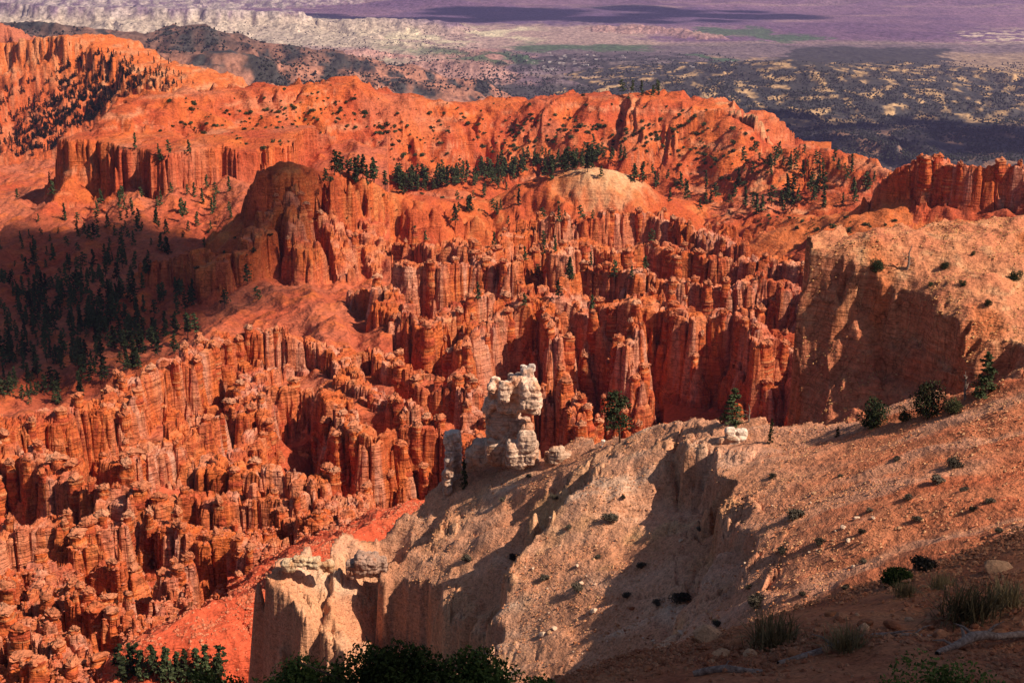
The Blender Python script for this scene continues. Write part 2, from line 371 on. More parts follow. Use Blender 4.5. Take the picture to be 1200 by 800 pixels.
# ribs and runnels that follow the fall of the slope (down to the left)
t1 = (x*.35+y*.94); t2 = (x*.94-y*.35)
rib = ridged(t1/9+wxn*.12, t2/60, 3, 541)
z = z + rib*.4 + fbm(x/3, y/3, 4, 543)*.16 + gn(x/.9, y/.9, 544)*.06
f1, f2, cid = worley(x/1.3, y/1.3, 545)
n4 = fbm(x/11, y/11, 4, 546); n5 = fbm(t1/5+wxn*.2, t2/40, 4, 547)
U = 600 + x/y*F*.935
q = mixc(c(.60,.255,.14), c(.68,.38,.25), .45+n4*.5+n5*.4)
q = mixc(q, c(.60,.36,.15), sst(.3,.9,fbm(x/7,y/7,3,548))*.55)
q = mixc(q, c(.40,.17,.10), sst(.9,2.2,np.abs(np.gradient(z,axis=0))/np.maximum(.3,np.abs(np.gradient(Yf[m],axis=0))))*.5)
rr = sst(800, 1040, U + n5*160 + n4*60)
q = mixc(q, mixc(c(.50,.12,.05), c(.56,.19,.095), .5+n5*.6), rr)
q = mixc(q, c(.72,.54,.40), sst(.2,.6,n5+n4*.5)*.6*(1-rr*.6))
q = mixc(q, c(.50,.20,.10), sst(.5,1.3,run)*.4)
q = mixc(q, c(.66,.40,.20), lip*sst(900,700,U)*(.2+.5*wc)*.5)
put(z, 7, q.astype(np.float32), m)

# near slope under the camera
ns = rbf(PP([(1320,650,60),(1200,672,51),(1100,694,44),(1000,715,38),(900,735,33),(800,755,30),(700,780,28),(620,806,26),(500,855,24),(300,900,22),(0,900,20),(-200,900,20),
             (1200,760,22),(1000,760,22),(1300,800,18),(900,800,20),(700,830,20)]).tolist()+[(0,3,-3),(4,6,-5.6),(-4,6,-5.8),(0,10,-8),(9,10,-8.6),(-9,10,-9.2),(0,14,-9.6),(-8,14,-10.6),(8,15,-9.8)]
        + [(p_[0], p_[1]+22, p_[2]-22) for p_ in PP([(1320,650,60),(1200,672,51),(1100,694,44),(1000,715,38),(900,735,33),(800,755,30),(700,780,28),(620,806,26),(500,855,24),(300,900,22),(0,900,20),(-200,900,20)])], .0005)
m = reg(0, 95)
x, y = X[m], Yg[m]
z = ns(x, y) + fbm(x/2.5, y/2.5, 4, 560)*.16 + gn(x/.5, y/.5, 561)*.03
f1, f2, cid = worley(x/.7, y/.7, 562)
n5 = fbm(x/2, y/2, 4, 563)
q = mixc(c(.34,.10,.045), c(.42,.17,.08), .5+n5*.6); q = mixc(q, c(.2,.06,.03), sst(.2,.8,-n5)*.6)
put(z, 8, q.astype(np.float32), m)
print('heights', time.time()-T0)

# ------------------------------------------------------------------ picking points of the ground
ELEV = np.arctan2(Z, RR[:,None])
def hit(u, v, rmin=0):
    """where the ray through (u, v) first meets the ground"""
    a, b = (u-600)/F, (400-v)/F
    dx, dy, dz = a, CP+b*SP, -SP+b*CP
    az = math.atan2(dx, dy); el = math.atan2(dz, math.hypot(dx, dy))
    j = int(round((az-AZ[0])/(AZ[1]-AZ[0])))
    if j < 0 or j >= NC: return None
    colm = ELEV[:, j]; i0 = np.searchsorted(RR, rmin)
    k = np.argmax(colm[i0:] >= el)
    if colm[i0+k] < el: return None
    k += i0
    return np.array([X[k,j], Yg[k,j], Z[k,j]]), int(ID[k,j])
def ground(x, y):
    r = math.hypot(x, y); az = math.atan2(x, y)
    i = min(NR-1, np.searchsorted(RR, r)); j = int(np.clip(round((az-AZ[0])/(AZ[1]-AZ[0])), 0, NC-1))
    return float(Z[i, j])

# ------------------------------------------------------------------ materials
def newmat(name, rough=.95, spec=.15):
    m = bpy.data.materials.new(name); m.use_nodes = True
    nt = m.node_tree; b = nt.nodes['Principled BSDF']
    b.inputs['Roughness'].default_value = rough; b.inputs['Specular IOR Level'].default_value = spec
    return m, nt, b
def nd(nt, t, **kw):
    n = nt.nodes.new(t)
    for k, v in kw.items(): setattr(n, k, v)
    return n
def mixrgb(nt, blend, fac, a, b):
    n = nd(nt, 'ShaderNodeMix', data_type='RGBA', blend_type=blend)
    for s, v in ((0, fac), (6, a), (7, b)):
        if hasattr(v, 'is_linked') or hasattr(v, 'links'): nt.links.new(v, n.inputs[s])
        elif s == 0: n.inputs[0].default_value = v
        else: n.inputs[s].default_value = (*v, 1) if len(v) == 3 else v
    return n.outputs[2]
def ramp(nt, src, stops):
    n = nd(nt, 'ShaderNodeValToRGB'); e = n.color_ramp.elements
    e[0].position, e[0].color = stops[0][0], (*stops[0][1], 1); e[1].position, e[1].color = stops[-1][0], (*stops[-1][1], 1)
    for p_, c_ in stops[1:-1]:
        k = e.new(p_); k.color = (*c_, 1)
    nt.links.new(src, n.inputs[0]); return n.outputs[0]
def mapping(nt, scale, rot=(0,0,0)):
    g = nd(nt, 'ShaderNodeNewGeometry'); mp = nd(nt, 'ShaderNodeMapping')
    mp.inputs['Scale'].default_value = scale; mp.inputs['Rotation'].default_value = rot
    nt.links.new(g.outputs['Position'], mp.inputs[0]); return mp.outputs[0]
def noise(nt, vec, scale, detail=5, rough=.6):
    n = nd(nt, 'ShaderNodeTexNoise'); n.inputs['Scale'].default_value = scale; n.inputs['Detail'].default_value = detail; n.inputs['Roughness'].default_value = rough
    nt.links.new(vec, n.inputs['Vector']); return n.outputs['Fac']
def gray(a): return (a, a, a)
def bump(nt, h, dist, strength=1., nrm=None):
    n = nd(nt, 'ShaderNodeBump'); n.inputs['Distance'].default_value = dist; n.inputs['Strength'].default_value = strength
    nt.links.new(h, n.inputs['Height'])
    if nrm is not None: nt.links.new(nrm, n.inputs['Normal'])
    return n.outputs[0]

def rock_material(name, s, strata, grain, base=None, sb=.8):
    """s: size of detail in metres; strata: strength of the banding; the hue comes from the rock's own colour attribute"""
    m, nt, b = newmat(name)
    if base is None:
        at = nd(nt, 'ShaderNodeAttribute', attribute_name='rock'); colr = at.outputs['Color']
    else:
        rgb = nd(nt, 'ShaderNodeRGB'); rgb.outputs[0].default_value = (*base, 1); colr = rgb.outputs[0]
    v1 = mapping(nt, (1,1,1)); vs = mapping(nt, (.05,.05,1)); vv = mapping(nt, (1,1,.09))
    g1 = noise(nt, v1, .9/s, 6, .65); st = noise(nt, vs, .55/s, 5, .7); fl = noise(nt, vv, .5/s, 3, .6)
    k = ramp(nt, g1, [(.28, gray(.62)), (.5, gray(1)), (.75, gray(1.3))])
    colr = mixrgb(nt, 'MULTIPLY', 1., colr, k)
    if strata:
        k2 = ramp(nt, st, [(.3, (.72,.62,.58)), (.40, (1,1,1)), (.435, (1,1,1)), (.45, (.42,.36,.34)), (.465, (1,1,1)), (.53, (.95,.9,.88)), (.545, (.5,.42,.4)), (.56, (1,1,1)), (.62, (1.15,1.3,1.35)), (.75, (.85,.75,.72))])
        gN = nd(nt, 'ShaderNodeNewGeometry'); sx_ = nd(nt, 'ShaderNodeSeparateXYZ'); nt.links.new(gN.outputs['Normal'], sx_.inputs[0])
        mr = nd(nt, 'ShaderNodeMapRange'); mr.inputs[1].default_value = .45; mr.inputs[2].default_value = .78; mr.inputs[3].default_value = strata; mr.inputs[4].default_value = strata*.12; nt.links.new(sx_.outputs[2], mr.inputs[0])
        steepf = mr.outputs[0]
        colr = mixrgb(nt, 'MULTIPLY', steepf, colr, k2)
        ck = nd(nt, 'ShaderNodeTexVoronoi', feature='DISTANCE_TO_EDGE'); ck.inputs['Scale'].default_value = .42/s; 
        nzc = nd(nt, 'ShaderNodeTexNoise'); nzc.inputs['Scale'].default_value = .35/s; nt.links.new(v1, nzc.inputs['Vector'])
        va = nd(nt, 'ShaderNodeVectorMath', operation='MULTIPLY_ADD'); va.inputs[1].default_value = (3.2*s,)*3; nt.links.new(nzc.outputs['Color'], va.inputs[0]); nt.links.new(mapping(nt, (1,1,.32)), va.inputs[2]); nt.links.new(va.outputs[0], ck.inputs['Vector'])
        colr = mixrgb(nt, 'MULTIPLY', steepf, colr, ramp(nt, ck.outputs['Distance'], [(0, gray(.5)), (.045, gray(1)), (1, gray(1))]))
    pk = noise(nt, v1, 2.6/s, 2, .5)
    colr = mixrgb(nt, 'MULTIPLY', grain, colr, ramp(nt, pk, [(.33, gray(.5)), (.46, gray(1)), (.6, gray(1)), (.7, gray(1.35))]))
    nt.links.new(colr, b.inputs['Base Color'])
    n = bump(nt, g1, s*.8, .7)
    if strata: n = bump(nt, st, s*1.1, sb, n); n = bump(nt, fl, s*1.2, .5, n)
    nt.links.new(n, b.inputs['Normal'])
    return m
M_FAR = rock_material('ridge_earth', 4., .35, .6)
M_HOO = rock_material('hoodoo_rock', 1.6, 1., .35, sb=1.)
M_BLUFF = rock_material('bluff_rock', 1.0, .85, .6, sb=1.)
M_FG = rock_material('ridge_gravel', .45, .12, .8)
M_NEAR = rock_material('stony_soil', .16, 0, .8)

# ------------------------------------------------------------------ mesh helpers
def mk(name, co, faces, mat=None, parent=None, smooth=False, attr=None, corner=4):
    """co (n,3) array; faces (m,k) array of equal-sided faces, or a list of arrays"""
    me = bpy.data.meshes.new(name)
    co = np.asarray(co, np.float32)
    fl = faces if isinstance(faces, list) else [faces]
    fl = [np.asarray(f, np.int32) for f in fl if len(f)]
    me.vertices.add(len(co)); me.vertices.foreach_set('co', co.ravel())
    nl = sum(f.size for f in fl); nf = sum(len(f) for f in fl)
    me.loops.add(nl); me.loops.foreach_set('vertex_index', np.concatenate([f.ravel() for f in fl]))
    me.polygons.add(nf)
    tot = np.concatenate([np.full(len(f), f.shape[1]) for f in fl]).astype(np.int32)
    me.polygons.foreach_set('loop_start', np.r_[0, np.cumsum(tot)[:-1]].astype(np.int32))
    me.polygons.foreach_set('use_smooth', np.full(nf, smooth))
    me.update(calc_edges=True); me.validate()
    if attr is not None:
        for nm, a in attr.items():
            at = me.attributes.new(nm, 'FLOAT_COLOR', 'POINT')
            at.data.foreach_set('color', np.c_[a, np.ones(len(a))].astype(np.float32).ravel())
    if mat: me.materials.append(mat)
    o = bpy.data.objects.new(name, me); COL.objects.link(o)
    if parent: o.parent = parent
    return o
def tag(o, label=None, cat=None, group=None, kind=None):
    if label: o['label'] = label
    if cat: o['category'] = cat
    if group: o['group'] = group
    if kind: o['kind'] = kind
    return o
def empty(name, loc=(0,0,0), rz=0):
    o = bpy.data.objects.new(name, None); o.empty_display_size = .5; o.location = loc; o.rotation_euler = (0,0,rz); COL.objects.link(o); return o

# ground sheets, one per landform
idx = np.arange(NR*NC).reshape(NR, NC)
quads = np.stack([idx[:-1,:-1], idx[:-1,1:], idx[1:,1:], idx[1:,:-1]], -1).reshape(-1, 4)
fid = ID[:-1,:-1].reshape(-1)
V = np.stack([X, Yg, Z], -1).reshape(-1, 3); CR = COLR.reshape(-1, 3)
mats = {0: M_FAR, 1: M_FAR, 2: M_FAR, 3: M_HOO, 4: M_FAR, 5: M_HOO, 6: M_BLUFF, 7: M_FG, 8: M_NEAR, 9: M_HOO}
for i, nm in enumerate(NAMES):
    f = quads[fid == i]
    if not len(f): continue
    used, inv = np.unique(f, return_inverse=True)
    o = mk(nm, V[used], inv.reshape(-1, 4), mats[i], smooth=(i not in (5,)), attr={'rock': CR[used]})
    tag(o, kind='structure')
print('ground', time.time()-T0)

# ------------------------------------------------------------------ the far country
NF = 1150; AF = np.linspace(R(-30), R(30), NF); RF = np.concatenate([rows(RR[-1], 9000, .0042), rows(9000, 30000, .0055)])
xf = RF[:,None]*np.sin(AF)[None]; yf = RF[:,None]*np.cos(AF)[None]; rf = np.hypot(xf, yf)
FB1 = fbm(xf/1500, yf/1500, 5, 700); FB2 = fbm(xf/260, yf/500, 5, 710); FB3 = fbm(xf/70, yf/120, 4, 720)
zz = -546 + FB1*10*sst(2600, 5000, rf) + FB2*4
zz = zz + sst(11500, 22000, rf+FB1*1500)*620 + ridged(xf/1400, yf/1400, 5, 730)*60*sst(10500, 15000, rf)
FID = np.zeros(xf.shape, np.int8)
def fputz(z, i):
    global zz
    up = z > zz; zz = np.where(up, z, zz); FID[up] = i
def fridge(pts, front, back, gs, amp, seed, i):
    d, sg, zc, s_ = poly_dist(xf + fbm(xf/gs, yf/gs, 3, seed)*gs*.4, yf + fbm(xf/gs+9, yf/gs, 3, seed)*gs*.4, PP(pts))
    dd = d*(1+.3*fbm(s_/gs, d/gs*.3, 3, seed+1)); g_ = 1-2*np.abs(gn(s_/gs*1.2, d/gs*.25, seed+2)); g_ = g_*.6+.4*(1-2*np.abs(gn(s_/gs*3, d/gs*.6, seed+3)))
    fputz(zc - np.where(sg > 0, np.interp(dd, *zip(*front)), np.interp(dd, *zip(*back))) + g_*amp*sst(0, gs*.6, d), i)
SL = [(0,0),(60,12),(300,110),(700,220),(1200,330)]
fridge([(-500,30,4300),(-100,28,4200),(20,26,4050),(60,25,4050),(110,33,4100),(165,41,4150),(230,31,4250),(262,40,4300),(330,53,4400),(400,60,4500),(470,76,4600),(520,92,4650)], SL, SL, 170, 26, 741, 1)
fridge([(150,62,3600),(260,60,3600),(330,72,3700),(420,88,3900),(500,98,4000)], SL, SL, 130, 20, 751, 1)
S2 = [(0,0),(80,40),(300,90),(900,170)]
fridge([(-400,0,8500),(0,3,8300),(120,8,8200),(250,10,8300),(340,14,8500)], [(0,0),(60,10),(110,90),(500,170),(900,230)], S2, 300, 45, 761, 2)
fridge([(-500,-12,11500),(60,-10,11500),(180,-14,11800),(420,-8,12500)], S2, S2, 500, 60, 766, 2)
fridge([(395,60,6300),(430,56,6400),(460,62,6400),(500,68,6300)], S2, S2, 90, 18, 771, 3)
fridge([(480,72,5700),(540,70,5600),(570,78,5500)], S2, S2, 90, 8, 775, 3)
fridge([(400,22,8700),(450,20,8700),(520,24,8700)], S2, S2, 150, 25, 781, 2)
fridge([(690,30,8900),(740,28,8700),(790,32,8500),(830,40,8000)], S2, S2, 180, 26, 785, 3)
S3 = [(0,0),(80,10),(300,36),(700,70),(900,120)]
fridge([(740,92,5300),(770,88,5200),(810,92,5000)], S3, S3, 80, 6, 791, 4)
fridge([(880,72,5600),(920,70,5500),(960,82,5200)], S3, S3, 110, 6, 795, 4)
fridge([(1060,-5,13000),(1200,2,12500),(1400,5,12500)], S2, S2, 500, 70, 796, 3)
ang = np.arctan2(zz, rf)
# picture-free world colours: places on the plain, plus two dark bands of painted shadow
k_ = yf
uf = 600 + F*xf/(yf*CP - zz*SP); vf = 400 - F*(yf*SP + zz*CP)/(yf*CP - zz*SP)
wu = uf + FB2*30 + FB3*14; wv = vf + FB2*3.4 + FB3*2.0
def patch(u0, u1, v0, v1, su=14, sv=2.2): return sst(u0-su, u0+su, wu)*sst(u1+su, u1-su, wu)*sst(v0-sv, v0+sv, wv)*sst(v1+sv, v1-sv, wv)
g1_, g2_, gc_ = worley(xf/260, yf/520, 730)
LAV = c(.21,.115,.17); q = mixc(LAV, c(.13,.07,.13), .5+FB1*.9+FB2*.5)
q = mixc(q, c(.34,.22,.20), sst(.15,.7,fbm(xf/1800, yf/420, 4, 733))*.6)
DKG = c(.042,.038,.036); DRY = c(.42,.26,.13); FLD = c(.055,.10,.045)
q = mixc(q, c(.40,.27,.22), patch(330,760,27,58)*.8)
q = mixc(q, c(.60,.50,.34), patch(340,640,33,56,20,3)*sst(-.2,.5,FB2+.3*FB3))
q = mixc(q, c(.12,.07,.14), patch(470,900,10,29,30,3)*.85)  # purple band: shadow of clouds on the far flats, put into the colour
q = mixc(q, c(.36,.19,.15), patch(200,600,58,112)*.9)
q = mixc(q, c(.13,.115,.09), patch(600,1500,50,110,30,4)*.55)
dark = patch(560,2000,118,300,60,8); q = mixc(q, mixc(DKG, c(.24,.13,.08), sst(.25,.7,FB3+FB2*.3)), dark*.95)
mid = patch(820,2000,70,150,25,5)
q = mixc(q, mixc(DKG, DRY, sst(-.25,.5, FB3*.9+FB2*.5-.15)), mid*.95)
q = mixc(q, DRY, patch(960,1250,78,96,30,4)*sst(-.5,.4,FB3+.2)*.9)
q = mixc(q, c(.30,.20,.14), patch(1050,1500,62,80,20,3)*.8)
q = mixc(q, DKG, patch(925,1110,56,78,6,1.6)*.97)  # dark band of shadow from clouds, painted into the ground colour
q = mixc(q, DKG*.9, patch(610,850,64,82,12,3)*sst(-.6,.2,FB3)*.9)
q = mixc(q, DKG*1.2, patch(540,800,98,125,25,4)*.9)
q = mixc(q, FLD, np.clip(patch(468,545,58,64,6,1)+patch(540,640,62,76,8,2)*sst(-.2,.1,FB2)+patch(600,760,52,60,10,1.6)+patch(815,900,32,42,5,1.2)+patch(880,965,42,48,6,1.3)+patch(820,850,66,78,5,1.5)+patch(400,470,69,74,5,1),0,1)*.9)
q = mixc(q, c(.55,.42,.33), patch(1130,1240,36,52,20,4)*sst(-.1,.4,FB3))
q = mixc(q, mixc(DKG, c(.34,.15,.10), sst(-.25,.35,FB3+FB2*.4+.12)), (FID==1)*1.)
q = mixc(q, DKG, (FID==1)*sst(90,40,vf+FB2*12)*sst(-.5,.2,FB3)*.8)
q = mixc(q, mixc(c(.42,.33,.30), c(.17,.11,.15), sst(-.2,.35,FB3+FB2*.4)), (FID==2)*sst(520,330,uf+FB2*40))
q = mixc(q, c(.48,.38,.28), (FID==2)*sst(16,22,wv)*sst(560,420,uf)*.7)
q = mixc(q, c(.40,.22,.19), (FID==3)*.7)
q = mixc(q, mixc(DKG, DRY, sst(.1,.5,FB3)), (FID==4)*.95)
FQ = q.astype(np.float32)
m, nt, b = newmat('far_country'); at = nd(nt, 'ShaderNodeAttribute', attribute_name='rock')
v1 = mapping(nt, (1,.45,1)); g = noise(nt, v1, .055, 4, .7); g2 = noise(nt, v1, .02, 4, .6)
cc = mixrgb(nt, 'MULTIPLY', 1., at.outputs['Color'], ramp(nt, g, [(.35, gray(.42)), (.5, gray(1)), (.65, gray(1.5))]))
cc = mixrgb(nt, 'MULTIPLY', 1., cc, ramp(nt, g2, [(.3, gray(.7)), (.7, gray(1.25))]))
nt.links.new(cc, b.inputs['Base Color']); nt.links.new(bump(nt, g2, 12, .8), b.inputs['Normal'])
M_PLAIN = m
fi = np.arange(len(RF)*NF).reshape(len(RF), NF)
fq = np.stack([fi[:-1,:-1], fi[:-1,1:], fi[1:,1:], fi[1:,:-1]], -1).reshape(-1, 4)
ff = FID[:-1,:-1].reshape(-1); VF = np.stack([xf, yf, zz], -1).reshape(-1, 3); FQ = FQ.reshape(-1, 3)
for i, nm in enumerate(['valley', 'wooded_hills', 'badlands_terrain', 'desert_hills', 'valley_hills']):
    f = fq[ff == i]; used, inv = np.unique(f, return_inverse=True)
    tag(mk(nm, VF[used], inv.reshape(-1, 4), M_PLAIN, smooth=True, attr={'rock': FQ[used]}), kind='structure')
EF = np.arctan2(zz, rf)
def hitfar(u, v):
    a, b = (u-600)/F, (400-v)/F
    dx, dy, dz = a, CP+b*SP, -SP+b*CP
    az = math.atan2(dx, dy); el = math.atan2(dz, math.hypot(dx, dy))
    j = int(round((az-AF[0])/(AF[1]-AF[0]))); k = int(np.argmax(EF[:, j] >= el))
    return np.array([xf[k,j], yf[k,j], zz[k,j]])
print('far', time.time()-T0)

# haze: the air between the canyon and the plain
hz = np.array([(x_, y_, z_) for x_ in (-17000, 17000) for y_ in (-400, 30500) for z_ in (-720, 560)], float)
hf = [(0,1,3,2),(4,6,7,5),(0,4,5,1),(2,3,7,6),(0,2,6,4),(1,5,7,3)]
hm = bpy.data.materials.new('haze_air'); hm.use_nodes = True; hn = hm.node_tree; hn.nodes.clear()
ho = nd(hn, 'ShaderNodeOutputMaterial'); pv = nd(hn, 'ShaderNodeVolumePrincipled')
pv.inputs['Color'].default_value = (.55,.48,.98,1); pv.inputs['Density'].default_value = 3.4e-5; pv.inputs['Anisotropy'].default_value = .2
hn.links.new(pv.outputs[0], ho.inputs['Volume'])
tag(mk('haze', hz, np.array(hf), hm), kind='stuff')

# ------------------------------------------------------------------ camera, world, sun
cam = bpy.data.cameras.new('camera'); co_ = bpy.data.objects.new('camera', cam); COL.objects.link(co_)
cam.sensor_width = 36; cam.lens = 36*F/1200; cam.clip_start = .5; cam.clip_end = 60000
co_.rotation_euler = (math.pi/2-PITCH, 0, 0); scene.camera = co_

SUN_EL, SUN_AZ = R(42), R(115)
sd = np.array([math.sin(SUN_AZ)*math.cos(SUN_EL), math.cos(SUN_AZ)*math.cos(SUN_EL), math.sin(SUN_EL)])
from mathutils import Vector
w = bpy.data.worlds.new('World'); scene.world = w; w.use_nodes = True
nt = w.node_tree; bg = nt.nodes['Background']
sky = nd(nt, 'ShaderNodeTexSky', sky_type='NISHITA'); sky.sun_disc = False; sky.sun_elevation = SUN_EL; sky.sun_rotation = SUN_AZ
nt.links.new(sky.outputs[0], bg.inputs[0]); bg.inputs[1].default_value = .052
sl = bpy.data.lights.new('sun', 'SUN'); sl.energy = 5; sl.angle = R(.5); sl.color = (1, .85, .66)
so = bpy.data.objects.new('sun', sl); COL.objects.link(so)
so.rotation_euler = Vector(sd).to_track_quat('Z', 'Y').to_euler()
scene.view_settings.view_transform = 'Standard'; scene.view_settings.look = 'None'; scene.view_settings.exposure = .5
scene.cycles.max_bounces = 4; scene.cycles.diffuse_bounces = 3
# ------------------------------------------------------------------ things
from mathutils import noise as mno
import bmesh
def n3(p, f, o=3):
    return np.array([mno.fractal((a*f, b_*f, c_*f), 1., 2., o) for a, b_, c_ in p])
def colattr(mat_cols): return {'rock': mat_cols}
M_PALE = rock_material('pale_limestone', .8, .8, .4)
M_STONE = rock_material('loose_stone', .12, 0, .5)

def lathe(rad, hs, seg):
    """rad: (rings, seg) radii, hs: ring heights; closed at the top"""
    n = len(hs); th = np.linspace(0, 2*np.pi, seg, endpoint=False)
    co = np.stack([rad*np.cos(th), rad*np.sin(th), np.repeat(np.array(hs)[:,None], seg, 1)], -1).reshape(-1, 3)
    i = np.arange(n*seg).reshape(n, seg); j = np.roll(i, -1, 1)
    q = np.stack([i[:-1], j[:-1], j[1:], i[1:]], -1).reshape(-1, 4)
    co = np.r_[co, [[0, 0, hs[-1]]]]
    t = np.stack([i[-1], j[-1], np.full(seg, n*seg)], -1)
    return co, [q, t]

# ---- hoodoo prototypes: a layered shaft and a cap rock on it (unit height 1, unit radius 1)
HP = []
for k in range(9):
    r_ = np.random.default_rng(50+k); n, seg = 44, 22
    t = np.linspace(0, 1, n); lay = np.interp(t, np.linspace(0, 1, 15), r_.uniform(-1, 1, 15)); lay2 = np.interp(t, np.linspace(0, 1, 30), r_.uniform(-1, 1, 30))
    base = 1.3-.45*t**.9 - .10*np.exp(-((t-.93)/.05)**2)
    th = np.linspace(0, 2*np.pi, seg, endpoint=False)
    el = 1+.16*np.cos(2*(th-r_.uniform(0, 3)))+.07*np.cos(3*th+r_.uniform(0, 6))
    rad = (base*(1+.10*lay+.07*lay2))[:,None]*el[None]
    sx = np.cumsum(r_.normal(0, .02, n)); sy = np.cumsum(r_.normal(0, .02, n))
    co, fs = lathe(rad, t*8, seg)
    w_ = n3(co, .55, 3)*.24 + n3(co*np.array([1,1,.2]), 1.3, 2)*.16
    rr_ = np.hypot(co[:,0], co[:,1])+1e-6
    co[:,:2] *= (1+w_/np.maximum(rr_, .5))[:,None]
    kk = np.minimum((co[:,2]/8*(n-1)).astype(int), n-1); co[:,0] += sx[kk]; co[:,1] += sy[kk]
    zt = co[:,2]/8
    cl_ = mixc(mixc(np.broadcast_to(ORANGE, co.shape), RED, .5+np.interp(zt, t, lay)*.6), c(.62,.24,.10), sst(.3,.9,np.interp(zt, t, lay2)))
    o = mk('hoodoo', co*[1,1,1/8], fs, M_HOO, attr={'rock': cl_})
    # cap
    ch = np.linspace(0, 1, 11); cr = np.array([.6,.8,.9,.76,.88,.84,.66,.7,.52,.36,.15])*r_.uniform(.8, 1.05)
    cr = cr*(1+r_.normal(0, .07, 11)); cc_, cf = lathe(cr[:,None]*(1+.2*np.cos(2*(th-r_.uniform(0, 3)))+.12*np.cos(3*th+r_.uniform(0,6)))[None], ch*.95+7.75, seg)
    cc_[:,:2] *= (1+n3(cc_, 1.3, 3)*.55)[:,None]; cc_[:,2] += n3(cc_, 1.2, 3)*.5; cc_[:,0] += sx[-1]; cc_[:,1] += sy[-1]
    cap = mk('cap_rock', cc_*[1,1,1/8], cf, M_HOO, parent=o, attr={'rock': np.broadcast_to(mixc(c(.58,.27,.16), c(.50,.13,.05), r_.uniform(.1,1)), cc_.shape)})
    HP.append((o, cap))
USED = set()
def copytree(src, name=None):
    r_ = src.copy(); COL.objects.link(r_)
    for ch in src.children:
        k = ch.copy(); COL.objects.link(k); k.parent = r_
        for g in ch.children:
            h_ = g.copy(); COL.objects.link(h_); h_.parent = k
    return r_
def place(src, loc, scale, rz=0, tilt=(0,0)):
    if src.name in USED: o = copytree(src)
    else: o = src; USED.add(src.name)
    o.location = loc; o.scale = scale if hasattr(scale, '__len__') else (scale,)*3; o.rotation_euler = (tilt[0], tilt[1], rz)
    return o

# visible points of the ground
cm = np.maximum.accumulate(ELEV, axis=0); VIS = np.vstack([np.ones((1, NC), bool), ELEV[1:] > cm[:-1]-1e-4])
UU = 600 + F*X/(Yg*CP - Z*SP); VV = 400 - F*(Yg*SP + Z*CP)/(Yg*CP - Z*SP)
INV = VIS & (UU > -10) & (UU < 1210) & (VV < 805)
ii, jj = np.nonzero(INV & (ID == 5) & (RR[:,None] < 720))
sel = rng.permutation(len(ii))[:9000]
pk = []; grid = {}
for a in sel:
    i, j = ii[a], jj[a]; wi = 6; wj = max(3, int(2.6/(RR[i]*.0007)))
    i0, j0 = max(0, i-wi), max(0, j-wj)
    sub = Z[i0:i+wi, j0:j+wj]; q_ = np.unravel_index(np.argmax(sub), sub.shape)
    i, j = i0+q_[0], j0+q_[1]
    if not INV[i, j] or ID[i, j] != 5: continue
    x_, y_, z_ = X[i,j], Yg[i,j], Z[i,j]
    key = (int(x_//4.2), int(y_//4.2))
    if any((key[0]+dx, key[1]+dy) in grid for dx in (-1,0,1) for dy in (-1,0,1) if abs(dx)+abs(dy) < 2): continue
    # how far the ground falls in front and to the sides
    k2 = max(0, i-int(7/(RR[i]*.0016)))
    low = min(Z[k2:i, j].min() if k2 < i else z_, Z[i, max(0,j-2*wj)], Z[i, min(NC-1, j+2*wj)])
    fall = z_-low
    if fall < 5: continue
    grid[key] = 1; pk.append((min(fall, 22)/y_, x_, y_, z_, fall))
pk.sort(reverse=True); print('hoodoo spots', len(pk))
def hregion(x_, y_, z_):
    u = 600 + F*x_/(y_*CP - z_*SP); v = 400 - F*(y_*SP + z_*CP)/(y_*CP - z_*SP)
    if u > 1035 and v < 260: return ('orange hoodoo standing on the crenellated crest of the right-hand red wall', 'hoodoos on the castle crest')
    if v < 265 and u > 560: return ('small distant hoodoo in the topmost row under the cream knoll', 'hoodoos in the topmost rows')
    if u < 560 and v < 395 and y_ > 560: return ('massive smooth red hoodoo on the buttresses of the middle ridge', 'hoodoos on the middle ridge')
    if u > 560 and v < 310: return ('orange hoodoo in the upper rows behind the tall main wall', 'hoodoos in the upper rows')
    if u > 540 and y_ > 440: return ('tall orange hoodoo with pale cap in the main wall of spires', 'hoodoos of the main wall')
    if u > 600: return ('orange pinnacle rising just behind the white limestone tower', 'pinnacles behind the white tower')
    if u > 400: return ('orange hoodoo on the rim of the shadowed red amphitheatre', 'hoodoos around the amphitheatre')
    if v < 500: return ('red hoodoo in the upper left field below the dark forest', 'hoodoos of the upper left field')
    if v < 630: return ('orange-red hoodoo with pinkish cap in the middle of the left field', 'hoodoos in the middle of the left field')
    return ('knobbly orange hoodoo in the lowest left corner of the field', 'hoodoos in the lower left corner')
for k, (sz, x_, y_, z_, fall) in enumerate(pk[:290]):
    h_ = min(fall*.9, 17)*rng.uniform(.75, 1.05)+1.5
    rad = rng.uniform(.9, 2.3)*(1.25 if y_ > 560 else 1)*(.8 if y_ < 300 else 1)
    o = place(HP[k % 9][0] if k < 9 else HP[rng.integers(9)][0], (x_, y_, z_-h_+rng.uniform(.1, 1.3)), (rad*rng.uniform(.8,1.35), rad, h_), rng.uniform(0, 6.28), (rng.normal(0,.04), rng.normal(0,.04)))
    lb, gp = hregion(x_, y_, z_); tag(o, lb, 'hoodoo', gp)
print('hoodoos', time.time()-T0)

